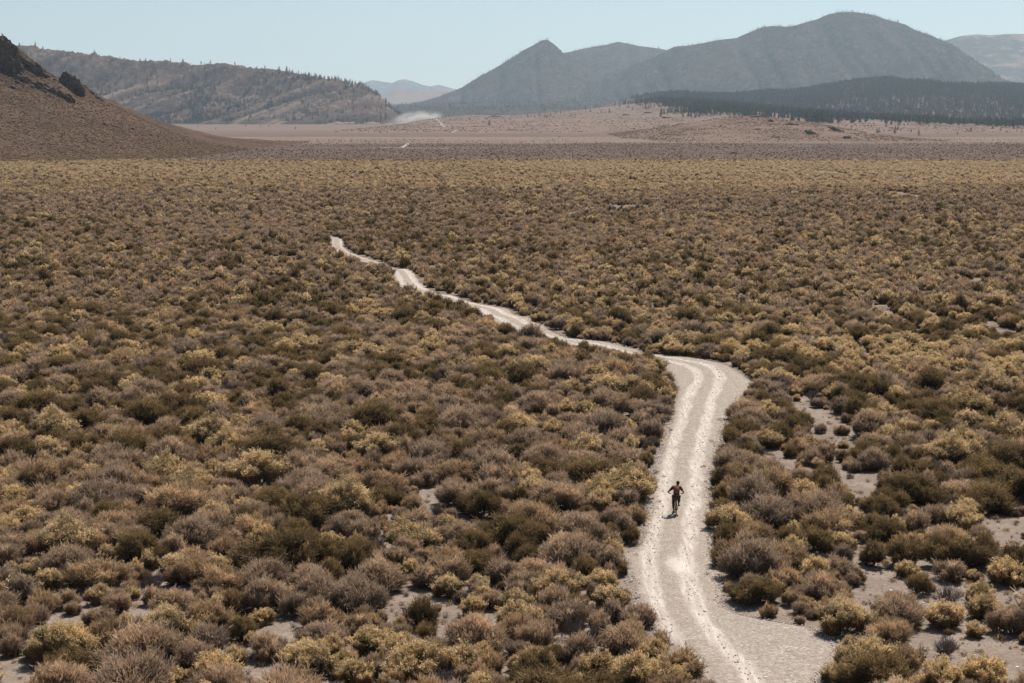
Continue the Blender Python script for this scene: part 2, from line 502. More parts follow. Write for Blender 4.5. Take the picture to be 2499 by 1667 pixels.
# ------------------------------------------------------------------ hills and mountains
FIELDS = []
class Relief:
    """one hill or mountain range: a ridge line at its own distance with a front and a back slope"""
    def __init__(s, sky, depth, front, back, nx, ny, amp, wave, power=1.25, seed=1, gully=0.0, gully_wave=(60, 400), slant=0.0, keep=.25, rough=0.0):
        sky = np.array(sky, float)
        px = np.linspace(sky[0, 0], sky[-1, 0], nx)
        py = np.interp(px, sky[:, 0], sky[:, 1])
        d = np.array([at_depth(a, b, depth) for a, b in zip(px, py)])
        s.x = d[:, 0]; top = d[:, 2] + 0.0
        dx = (s.x[-1] - s.x[0]) / (nx - 1)
        t = np.linspace(-1, 1, ny)
        t = np.where(t < 0, -np.abs(t) ** .9, t)
        y = np.where(t < 0, depth + t * front, depth + t * back)
        def blur(a, w):
            k = max(3, int(w / dx) | 1)
            k = min(k, (len(a) // 2 * 2 - 1))
            h = np.hanning(k + 2)[1:-1]; h /= h.sum()
            return np.convolve(np.pad(a, k // 2, mode='edge'), h, 'valid')
        b1, b2 = blur(top, wave * .5), blur(top, wave * 2)
        X, Y = np.meshgrid(s.x, y)
        T = np.abs(t)[:, None]
        ridge = np.where(T < .12, top[None] * (1 - T / .12) + b1[None] * T / .12, b1[None] * (1 - (T - .12) / .88) + b2[None] * (T - .12) / .88)
        warp = (fbm(X / wave, Y / wave, 3, seed + 40) - .5) * .35 * (1 - T)
        p = np.clip(1 - T, 0, 1) ** power
        win = np.clip(T / keep, 0, 1) * np.clip((1 - T) / .25, 0, 1)
        Z = ridge * p
        Z += amp * (fbm(X / wave, Y / wave, 5, seed) - .5) * 2 * win
        if gully:
            g = vnoise((X + slant * (Y - depth)) / gully_wave[0], Y / gully_wave[1], seed + 77)
            g2 = vnoise((X + slant * (Y - depth)) / gully_wave[0] * 2.1, Y / gully_wave[1], seed + 78)
            Z -= gully * ((1 - np.abs(2 * g - 1)) ** 2 + .5 * (1 - np.abs(2 * g2 - 1)) ** 2) * win
        if rough:
            Z += rough * (fbm(X / 9, Y / 9, 4, seed + 5) - .5) * np.clip((1 - T) / .2, 0, 1)
        Z = np.where(T > .96, Z - 2.6 * np.clip((T - .96) / .04, 0, 1), Z)
        ends = np.clip(np.minimum(np.arange(nx), nx - 1 - np.arange(nx)) / (.07 * nx), 0, 1)[None]
        ends = ends * ends * (3 - 2 * ends)
        Z = Z * ends - 2.7 * (1 - ends) ** 2
        Z = np.maximum(Z, -2.7)
        s.X, s.Y, s.Z, s.y, s.t, s.nx, s.ny, s.depth = X, Y, Z, y, t, nx, ny, depth
        FIELDS.append(s)
    def height(s, x, y):
        x = np.asarray(x, float); y = np.asarray(y, float)
        fi = np.interp(x, s.x, np.arange(s.nx)); fj = np.interp(y, s.y, np.arange(s.ny))
        i = np.clip(fi.astype(int), 0, s.nx - 2); j = np.clip(fj.astype(int), 0, s.ny - 2)
        a, b = fi - i, fj - j
        z = (s.Z[j, i] * (1 - a) + s.Z[j, i + 1] * a) * (1 - b) + (s.Z[j + 1, i] * (1 - a) + s.Z[j + 1, i + 1] * a) * b
        out = (x < s.x[0]) | (x > s.x[-1]) | (y < s.y[0]) | (y > s.y[-1])
        return np.where(out, -50.0, z)
    def build(s, name, mat, label, cat='hill'):
        v = np.stack((s.X, s.Y, s.Z), -1).reshape(-1, 3)
        i, j = np.meshgrid(np.arange(s.ny - 1), np.arange(s.nx - 1), indexing='ij')
        a = (i * s.nx + j).ravel()
        f = np.stack((a, a + 1, a + s.nx + 1, a + s.nx), 1)
        o = link(name, mesh_from(name, v, f, [mat], True))
        tag(o, label, cat, kind='structure')
        return o

def surface_z(x, y):
    z = gz(x, y)
    for f in FIELDS: z = np.maximum(z, f.height(x, y))
    return z

def hit(px, py, tmin=300, tmax=14000):
    d = ray(px, py)
    t = np.geomspace(tmin, tmax, 5000)
    P = np.array((0, 0, CAM_H))[None] + t[:, None] * d[None]
    below = np.nonzero(P[:, 2] < surface_z(P[:, 0], P[:, 1]))[0]
    if not len(below): return None
    k = below[0]
    return P[k, 0], P[k, 1], float(surface_z(P[k, 0], P[k, 1]))

def hill_mat(name, base, dark, light, scale, streak=None, speck=0.0, speck_scale=.4, speck_col=(.5, .43, .36), dark_at=(.45, .62), light_at=(.55, .75)):
    m, n, l = new_mat(name)
    out = n.new('ShaderNodeOutputMaterial'); b = n.new('ShaderNodeBsdfPrincipled')
    g = n.new('ShaderNodeNewGeometry'); P = g.outputs['Position']
    v1 = P if streak is None else scaled(n, l, P, streak)
    n1 = noise_n(n, l, v1, scale, 6, .65)
    n2 = noise_n(n, l, scaled(n, l, P, (1.7, 1.1, 1.9)), scale * 2.3, 6, .7)
    c = mixc(n, l, maprange(n, l, n1, *dark_at), base, dark)
    c = mixc(n, l, maprange(n, l, n2, *light_at, 0, .7), c, light)
    if speck:
        n3 = noise_n(n, l, P, speck_scale, 4, .75)
        c = mixc(n, l, maprange(n, l, n3, .52, .62, 0, speck), c, speck_col)
        n4 = noise_n(n, l, scaled(n, l, P, (1.3, 1.3, 1.3)), speck_scale, 3, .7)
        c = mixc(n, l, maprange(n, l, n4, .54, .64, 0, speck), c, dark)
    l.new(c, b.inputs['Base Color'])
    b.inputs['Roughness'].default_value = 1.0
    b.inputs['Specular IOR Level'].default_value = .0
    bu = n.new('ShaderNodeBump'); bu.inputs['Strength'].default_value = .9; bu.inputs['Distance'].default_value = .35 / scale * .2
    l.new(n2, bu.inputs['Height']); l.new(bu.outputs[0], b.inputs['Normal'])
    l.new(b.outputs[0], out.inputs[0])
    return m

H = {}
H['near'] = Relief([(-900, -40), (-600, -10), (-300, 30), (-100, 66), (0, 87), (15, 98), (31, 107), (42, 123), (57, 138), (77, 153), (100, 168), (119, 180), (145, 187), (168, 184), (188, 199), (203, 222), (245, 245),
                    (283, 264), (325, 287), (368, 306), (402, 322), (433, 335), (471, 346), (520, 355), (575, 361), (640, 366)], 1010, 262, 420, 260, 150, 1.6, 60, 1.12, 5, rough=1.0)
H['ridge'] = Relief([(-1500, 110), (-900, 90), (-400, 98), (-100, 101), (34, 107), (57, 109), (77, 106), (92, 115), (130, 121), (168, 123), (191, 126), (210, 129), (218, 131), (228, 123), (241, 132), (276, 136), (295, 142), (329, 142), (360, 147),
                     (391, 145), (417, 149), (452, 151), (463, 157), (494, 158), (513, 154), (544, 152), (586, 156), (613, 163), (651, 165), (674, 167), (701, 172), (727, 176), (766, 183), (804, 190), (842, 198),
                     (881, 206), (896, 210), (930, 228), (961, 250), (984, 270), (1014, 291), (1035, 300), (1070, 303)], 5100, 560, 900, 520, 110, 9, 260, .85, 12, gully=52, gully_wave=(85, 900), slant=-.55, keep=.22, rough=15)
H['apron'] = Relief([(700, 270), (930, 262), (1000, 258), (1100, 254), (1200, 250), (1330, 247), (1450, 245), (1560, 243), (1800, 240), (2500, 240), (3200, 246)], 7600, 2300, 900, 200, 60, 6, 500, 1.0, 15)
H['cone'] = Relief([(700, 272), (860, 262), (930, 256), (991, 253), (1030, 246), (1068, 235), (1106, 220), (1129, 210), (1156, 193), (1183, 178), (1206, 165), (1229, 151), (1252, 138), (1275, 121), (1298, 109), (1313, 100), (1325, 94), (1336, 93), (1348, 101),
                    (1359, 110), (1374, 126), (1400, 146), (1440, 172), (1500, 205), (1600, 240), (1750, 262)], 9400, 1500, 1600, 280, 90, 36, 420, 1.15, 21, gully=44, gully_wave=(180, 1500))
H['saddle'] = Relief([(1150, 250), (1300, 150), (1374, 126), (1397, 122), (1432, 114), (1459, 109), (1482, 106), (1508, 98), (1528, 102), (1558, 109), (1589, 112), (1612, 116), (1629, 119), (1720, 150), (1850, 200)], 10400, 1900, 1200, 200, 70, 36, 520, 1.1, 25, gully=40, gully_wave=(220, 1500))
H['big'] = Relief([(1250, 262), (1340, 242), (1410, 223), (1451, 205), (1528, 168), (1590, 140), (1629, 120), (1646, 111), (1676, 109), (1711, 104), (1753, 95), (1799, 90), (1814, 82), (1837, 73), (1864, 62), (1883, 60), (1925, 63), (1944, 59), (1967, 52), (1998, 42), (2021, 32),
                   (2047, 27), (2074, 26), (2105, 28), (2135, 34), (2154, 42), (2185, 50), (2208, 57), (2227, 69), (2250, 77), (2273, 84), (2300, 96), (2315, 103), (2346, 124), (2384, 151), (2415, 170), (2441, 189), (2480, 201), (2600, 225), (2900, 262)], 9000, 1900, 1500, 380, 110, 52, 520, 1.0, 33, gully=66, gully_wave=(210, 1600))
H['right'] = Relief([(2100, 190), (2200, 135), (2250, 112), (2315, 93), (2346, 84), (2384, 80), (2422, 82), (2460, 79), (2499, 79), (2560, 74), (2700, 80), (2900, 120)], 13200, 2600, 1500, 120, 70, 45, 700, .9, 41, gully=40, gully_wave=(320, 2500))
H['blue'] = Relief([(780, 236), (840, 215), (880, 203), (892, 197), (911, 193), (934, 197), (959, 201), (970, 194), (988, 191), (1007, 195), (1030, 205), (1053, 209), (1072, 205), (1091, 211), (1106, 215), (1160, 228), (1250, 250)], 19500, 2500, 1200, 160, 60, 50, 500, .9, 51, gully=60, gully_wave=(260, 2500))
H['tan'] = Relief([(850, 262), (900, 240), (930, 232), (949, 226), (965, 215), (976, 211), (991, 217), (1014, 222), (1049, 222), (1091, 221), (1160, 228), (1260, 250)], 14500, 1800, 1200, 120, 60, 14, 500, 1.0, 55)
H['foot'] = Relief([(960, 305), (1000, 295), (1045, 291), (1068, 288), (1114, 283), (1156, 280), (1202, 281), (1259, 281), (1309, 277), (1374, 271), (1432, 265), (1489, 259), (1528, 254), (1562, 250), (1600, 247), (1680, 250), (1780, 258), (1880, 270), (2000, 284), (2150, 296), (2300, 300)], 4300, 2200, 1500, 240, 90, 3.0, 260, 1.15, 61, rough=.6)
H['wood'] = Relief([(1380, 285), (1470, 256), (1540, 240), (1600, 230), (1665, 228), (1715, 232), (1772, 234), (1814, 231), (1849, 226), (1891, 224), (1929, 225), (1967, 218), (2005, 213), (2044, 205), (2082, 199), (2112, 197), (2135, 193), (2166, 191), (2185, 194), (2220, 198), (2250, 199), (2307, 201),
                    (2365, 208), (2403, 206), (2499, 209), (2700, 216), (3000, 232)], 5500, 1500, 1200, 220, 90, 5, 260, 1.0, 66)
H['mound'] = Relief([(1380, 345), (1470, 334), (1560, 321), (1640, 307), (1700, 298), (1753, 289), (1791, 284), (1849, 281), (1880, 285), (1906, 291), (1945, 295), (1982, 300), (2021, 306), (2045, 314), (2062, 323), (2080, 338), (2100, 347), (2140, 350)], 1850, 480, 700, 200, 90, .8, 90, 1.1, 71, rough=.7)

MT = {}
MT['near'] = hill_mat('brushy_slope', (.100, .066, .049), (.06, .042, .033), (.14, .096, .072), .03, None, .55, .42, (.20, .15, .118), (.45, .65), (.55, .75))
MT['ridge'] = hill_mat('bare_slope', (.112, .078, .062), (.055, .041, .034), (.20, .145, .115), .014, (1, .35, 1), .3, .05, (.36, .29, .24))
MT['forest'] = hill_mat('forested_slope', (.060, .052, .042), (.030, .030, .025), (.15, .115, .088), .009, None, .6, .03, (.15, .13, .10), (.4, .6), (.58, .8))
MT['wood'] = hill_mat('open_wood_floor', (.11, .085, .065), (.06, .053, .041), (.20, .15, .115), .012, None, .4, .05)
def stripes(m, slant, wave, run, dark, light):
    n, l = m.node_tree.nodes, m.node_tree.links
    b = next(q for q in n if q.type == 'BSDF_PRINCIPLED')
    src = b.inputs['Base Color'].links[0].from_socket
    g = n.new('ShaderNodeNewGeometry'); sp = n.new('ShaderNodeSeparateXYZ'); l.new(g.outputs['Position'], sp.inputs[0])
    u = math_n(n, l, 'DIVIDE', math_n(n, l, 'ADD', sp.outputs[0], math_n(n, l, 'MULTIPLY', sp.outputs[1], slant)), wave)
    cb = n.new('ShaderNodeCombineXYZ'); l.new(u, cb.inputs[0]); l.new(math_n(n, l, 'DIVIDE', sp.outputs[1], run), cb.inputs[1])
    nz = noise_n(n, l, cb.outputs[0], 1.0, 4, .6)
    low = maprange(n, l, sp.outputs[2], 150, 70, 0, 1)
    c = mixc(n, l, math_n(n, l, 'MULTIPLY', low, maprange(n, l, nz, .50, .62)), src, dark)
    c = mixc(n, l, math_n(n, l, 'MULTIPLY', low, maprange(n, l, nz, .46, .36)), c, light)
    l.new(c, b.inputs['Base Color'])
stripes(MT['ridge'], -.55, 34, 700, (.055, .045, .038), (.23, .17, .14))
MT['right'] = hill_mat('patchy_far_slope', (.085, .075, .06), (.05, .046, .038), (.30, .225, .165), .0017, None, .2, .03, (.2, .17, .13), (.4, .6), (.50, .60))
MT['blue'] = hill_mat('far_rock', (.14, .13, .12), (.09, .09, .09), (.48, .46, .44), .0022, None, 0, .1, (.3, .3, .3), (.4, .6), (.60, .74))
MT['tan'] = hill_mat('grassy_slope', (.205, .15, .122), (.155, .113, .093), (.25, .188, .15), .008, (1, .5, 1), .45, .09, (.27, .205, .165))
MT['mound'] = hill_mat('brushy_mound', (.185, .133, .107), (.135, .097, .08), (.235, .175, .14), .02, (1, .5, 1), .5, .16, (.25, .19, .155))

def exposed_rock(m, col):
    n, l = m.node_tree.nodes, m.node_tree.links
    b = next(q for q in n if q.type == 'BSDF_PRINCIPLED')
    src = b.inputs['Base Color'].links[0].from_socket
    g = n.new('ShaderNodeNewGeometry'); sp = n.new('ShaderNodeSeparateXYZ'); l.new(g.outputs['Position'], sp.inputs[0])
    nz = noise_n(n, l, scaled(n, l, g.outputs['Position'], (1, .5, 1.2)), .055, 6, .7)
    f = math_n(n, l, 'ADD', maprange(n, l, sp.outputs[2], 18, 58, -.13, .13), nz)
    l.new(mixc(n, l, maprange(n, l, f, .50, .56, 0, .9), src, col), b.inputs['Base Color'])
exposed_rock(MT['near'], (.05, .037, .031))
H['near'].build('hillside', MT['near'], 'brown brushy hillside rising at the left edge with dark outcrops')
H['ridge'].build('ridge', MT['ridge'], 'long bare tan ridge with gullies and dark trees, behind the brown hillside')
H['apron'].build('wooded_plain', MT['forest'], 'low dark wooded rise at the foot of the pointed peak', 'rise')
H['cone'].build('peak', MT['forest'], 'pointed wooded conical peak in the middle of the skyline', 'mountain')
H['saddle'].build('mountain', MT['forest'], 'lower wooded mountain crest joining the pointed peak to the broad one', 'mountain')
H['big'].build('mountain', MT['forest'], 'broad high rounded wooded mountain, the tallest on the skyline', 'mountain')
H['right'].build('mountain', MT['right'], 'far mountain with bare tan patches behind the tallest mountain, at the right edge', 'mountain')
H['blue'].build('mountains', MT['blue'], 'pale blue distant peaks in the gap left of the pointed peak', 'mountain')
H['tan'].build('hill', MT['tan'], 'small hazy tan hill below the pale blue distant peaks')
H['foot'].build('foothill', MT['tan'], 'wide pinkish tan foothill dotted with single pines')
H['wood'].build('forest_hill', MT['wood'], 'low hill under dark pine forest below the tallest mountain')
H['mound'].build('mound', MT['mound'], 'low smooth tan mound with dark rocks in front of the forest')

# ------------------------------------------------------------------ shrubs: shapes
def unit(v): return v / (np.linalg.norm(v, axis=-1, keepdims=True) + 1e-9)

def sprig_tris(base, axis, length, width, rng):
    """narrow triangular leaves: base (n,3), axis (n,3)"""
    n = len(base)
    side = unit(np.cross(axis, rng.normal(size=(n, 3))))
    v = np.empty((n, 3, 3))
    v[:, 0] = base - side * width[:, None]
    v[:, 1] = base + side * width[:, None]
    v[:, 2] = base + axis * length[:, None]
    return v

def shrub_shape(kind, seed, tufts, blades, bl, bw, stems=True):
    """returns {part: (verts, tris, tip, var)} for a plant about 1 m in radius standing on z=0"""
    rng = np.random.default_rng(seed)
    h = {'S': .95, 'O': 1.05, 'R': .95, 'T': .85, 'D': 1.0, 'G': .5}[kind] * rng.uniform(.9, 1.12)
    parts = {}
    nl = int(rng.integers(10, 15))
    ang = np.arange(nl) * 2.39996 + rng.uniform(0, 6)
    rr = np.sqrt((np.arange(nl) + .3) / nl) * rng.uniform(.58, .68) * rng.uniform(.8, 1.1, nl)
    lz = h * (.66 - .40 * (rr / .65) ** 1.6) * rng.uniform(.78, 1.2, nl)
    lc = np.stack((np.cos(ang) * rr, np.sin(ang) * rr * rng.uniform(.8, 1), lz), 1)
    lr = rng.uniform(.16, .34, nl)
    per = max(2, tufts // nl)
    tp, ta, tv, tl = [], [], [], []
    lax = unit(lc * np.array((1, 1, .8)) + np.array((0, 0, .42)) + .22 * rng.normal(size=(nl, 3)))
    for k in range(nl):
        d = unit(rng.normal(size=(per, 3)) + np.array((0, 0, .45)))
        d = unit(d + .35 * unit(np.array((lc[k, 0], lc[k, 1], .2))))
        p = lc[k] + d * (lr[k] * rng.uniform(.72, 1.06, per))[:, None] * np.array((1, 1, .95))
        p[:, 2] = np.where(p[:, 2] < .06, rng.uniform(.04, .3, per), p[:, 2])
        rad = unit(np.stack((p[:, 0], p[:, 1], p[:, 2] * .9 + .12), 1))
        up = {'S': .75, 'O': .55, 'R': 1.0, 'T': .7, 'D': .5, 'G': 1.2}[kind]
        a = unit(.40 * d + .3 * rad + .75 * lax[k] + np.array((0, 0, up * .6)) + .16 * rng.normal(size=(per, 3)))
        p = p + a * (np.clip(rng.normal(0, .07, per), -.05, .22) * (1 + .6 * (d @ lax[k])))[:, None]
        tl.append(np.clip(.5 + .55 * (d @ lax[k]), 0, 1))
        tp.append(p); ta.append(a); tv.append(np.clip(rng.normal(.5, .16) + rng.normal(0, .16, per), 0, 1))
    tp, ta, tv, tl = np.concatenate(tp), np.concatenate(ta), np.concatenate(tv), np.concatenate(tl)
    nt = len(tp)
    if kind != 'D':
        B = np.repeat(tp, blades, 0) + rng.normal(0, .045, (nt * blades, 3)) - np.repeat(ta, blades, 0) * (bl * rng.uniform(.1, 1.25, (nt * blades, 1)))
        spread = {'S': .42, 'O': .6, 'R': .26, 'T': .45, 'G': .3}[kind]
        A = unit(np.repeat(ta, blades, 0) + spread * rng.normal(size=(nt * blades, 3)))
        L = bl * rng.uniform(.6, 1.25, nt * blades); W = bw * rng.uniform(.6, 1.3, nt * blades)
        v = sprig_tris(B, A, L, W, rng)
        n = len(v)
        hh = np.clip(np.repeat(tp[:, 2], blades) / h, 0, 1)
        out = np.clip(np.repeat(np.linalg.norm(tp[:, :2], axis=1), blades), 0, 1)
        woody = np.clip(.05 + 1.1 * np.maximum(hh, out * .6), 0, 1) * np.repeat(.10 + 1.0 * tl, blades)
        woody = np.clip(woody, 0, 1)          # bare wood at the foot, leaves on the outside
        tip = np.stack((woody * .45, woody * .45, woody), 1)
        var = np.repeat(np.repeat(tv, blades)[:, None], 3, 1)
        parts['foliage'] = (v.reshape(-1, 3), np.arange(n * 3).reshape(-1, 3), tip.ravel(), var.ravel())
    if stems:
        vv, ff, cnt = [], [], 0
        def limb(p0, p1, r0, r1, bend=.06, seg=2):
            nonlocal cnt
            ts = np.linspace(0, 1, seg + 1)
            off = rng.normal(0, bend, 3)
            ax = unit(p1 - p0); s1 = unit(np.cross(ax, (.3, .5, .81))); s2 = np.cross(ax, s1)
            for q, t_ in enumerate(ts):
                c = p0 + (p1 - p0) * t_ + off * math.sin(math.pi * t_)
                r_ = r0 + (r1 - r0) * t_
                for a_ in (0, 2.094, 4.189):
                    vv.append(c + r_ * (math.cos(a_) * s1 + math.sin(a_) * s2))
                if q:
                    b_ = cnt + (q - 1) * 3
                    for e in range(3):
                        e2 = (e + 1) % 3
                        ff.append((b_ + e, b_ + e2, b_ + 3 + e2)); ff.append((b_ + e, b_ + 3 + e2, b_ + 3 + e))
            cnt += 3 * (seg + 1)
        thick = 1.5 if kind == 'D' else 1.0
        for k in range(nl):
            b0 = np.array((lc[k, 0] * .18, lc[k, 1] * .18, 0)) + rng.normal(0, .04, 3) * (1, 1, 0)
            mid = lc[k] * np.array((.8, .8, .8))
            limb(b0, mid, .026 * thick, .014 * thick, .08, 3)
            idx = np.nonzero((np.arange(nt) // per) == k)[0]
            pick = rng.choice(idx, min(len(idx), 26 if kind == 'D' else 12), replace=False)
            for q in pick:
                st = b0 + (mid - b0) * rng.uniform(.45, 1.0)
                end = tp[q] + ta[q] * (.12 if kind == 'D' else 0)
                limb(st, end, .010 * thick, .004 * thick, .05, 2)
                if kind == 'D':
                    for _ in range(4):
                        s0 = st + (end - st) * rng.uniform(.35, .95)
                        limb(s0, s0 + unit(ta[q] + rng.normal(0, .7, 3)) * rng.uniform(.12, .28), .006, .003, .02, 1)
        vv = np.array(vv); vv[:, 2] = np.maximum(vv[:, 2], -.02)
        parts['stems'] = (vv, np.array(ff), np.clip(vv[:, 2] / h, 0, 1), np.full(len(vv), .5))
    if kind == 'R':
        sel = np.nonzero((ta[:, 2] > .5) & (tp[:, 2] > .42 * h) & (tl > .55))[0]
        nb = max(3, int(blades * .8))
        c = np.repeat(tp[sel] + ta[sel] * bl * .55, nb, 0) + rng.normal(0, .035, (len(sel) * nb, 3))
        A = unit(np.repeat(ta[sel], nb, 0) + .9 * rng.normal(size=(len(c), 3)))
        v = sprig_tris(c, A, np.full(len(c), bl * .46) * rng.uniform(.7, 1.3, len(c)), np.full(len(c), bw * 1.1), rng)
        parts['flower_heads'] = (v.reshape(-1, 3), np.arange(len(c) * 3).reshape(-1, 3), np.tile((.2, .2, 1.0), len(c)), np.repeat(np.repeat(tv[sel], nb), 3))
    return parts

PART_MAT = {'B': 'B', 'S': 'S', 'O': 'O', 'R': 'R', 'T': 'T', 'D': 'dead', 'G': 'T'}
def pmat(kind, part): return M['F'] if part == 'flower_heads' else M['dead'] if (part == 'stems' and kind == 'D') else M['wood'] if part == 'stems' else M[PART_MAT[kind]]

def merged_mesh(name, kind, parts):
    vs_, fs, mi, mats, tip, var, n = [], [], [], [], [], [], 0
    for k, (pn, (v, f, t, va)) in enumerate(parts.items()):
        vs_.append(v); fs.append(f + n); mi.append(k); mats.append(pmat(kind, pn)); tip.append(t); var.append(va); n += len(v)
    return mesh_from(name, np.concatenate(vs_), fs, mats, False, mi, {'tip': np.concatenate(tip), 'var': np.concatenate(var)})

KINDS_ = ['S', 'O', 'R', 'T', 'D']
NVAR = 4
near_parts = {(k, i): shrub_shape(k, 100 + 17 * i + ord(k), 500 if k != 'D' else 110, 10, .23, .018) for k in KINDS_ for i in range(NVAR)}

big_parts = {(k, i): shrub_shape(k, 1100 + 17 * i + ord(k), 1150 if k != 'D' else 160, 11, .155, .0125) for k in KINDS_ for i in range(2)}

def scatter(name, pts, protos, label, cat, kind='stuff'):
    """ONE object: its points carry copies of the given meshes. pts: dict with co, rot, scale (n,3), proto, tint"""
    me = bpy.data.meshes.new(name)
    n = len(pts['co'])
    me.vertices.add(n)
    me.vertices.foreach_set('co', pts['co'].astype(np.float32).ravel())
    for key, dt in (('rot', 'FLOAT_VECTOR'), ('size', 'FLOAT_VECTOR')):
        a = me.attributes.new(key, dt, 'POINT'); a.data.foreach_set('vector', pts[key].astype(np.float32).ravel())
    a = me.attributes.new('proto', 'INT', 'POINT'); a.data.foreach_set('value', pts['proto'].astype(np.int32))
    a = me.attributes.new('tint', 'FLOAT', 'POINT'); a.data.foreach_set('value', pts['tint'].astype(np.float32))
    o = link(name, me)
    ng = bpy.data.node_groups.new(name + '_nodes', 'GeometryNodeTree')
    ng.interface.new_socket('Geometry', in_out='INPUT', socket_type='NodeSocketGeometry')
    ng.interface.new_socket('Geometry', in_out='OUTPUT', socket_type='NodeSocketGeometry')
    gi, go = ng.nodes.new('NodeGroupInput'), ng.nodes.new('NodeGroupOutput')
    join = ng.nodes.new('GeometryNodeJoinGeometry')
    def attr(nm, dt):
        q = ng.nodes.new('GeometryNodeInputNamedAttribute'); q.data_type = dt; q.inputs['Name'].default_value = nm
        return next(s for s in q.outputs if s.enabled and s.name == 'Attribute')
    a_rot, a_size, a_proto = attr('rot', 'FLOAT_VECTOR'), attr('size', 'FLOAT_VECTOR'), attr('proto', 'INT')
    for k, pm in enumerate(protos):
        po = bpy.data.objects.new(name + '_sample', pm)
        oi = ng.nodes.new('GeometryNodeObjectInfo'); oi.inputs['Object'].default_value = po
        oi.transform_space = 'ORIGINAL'
        cmp_ = ng.nodes.new('FunctionNodeCompare'); cmp_.data_type = 'INT'; cmp_.operation = 'EQUAL'
        ins = [s for s in cmp_.inputs if s.enabled]
        ng.links.new(a_proto, ins[0]); ins[1].default_value = k
        ip = ng.nodes.new('GeometryNodeInstanceOnPoints')
        ng.links.new(gi.outputs[0], ip.inputs['Points'])
        ng.links.new(cmp_.outputs[0], ip.inputs['Selection'])
        ng.links.new(oi.outputs['Geometry'], ip.inputs['Instance'])
        ng.links.new(a_rot, ip.inputs['Rotation'])
        ng.links.new(a_size, ip.inputs['Scale'])
        ng.links.new(ip.outputs[0], join.inputs[0])
    ng.links.new(join.outputs[0], go.inputs[0])
    md = o.modifiers.new('scatter', 'NODES'); md.node_group = ng
    tag(o, label, cat, kind=kind)
    return o

# ------------------------------------------------------------------ shrubs: where they stand
Z5 = (1500, 800, .5528); Z8 = (800, 1000, .4253); Z6 = (0, 1100, .3829); Z9 = (2000, 1200, .2979)
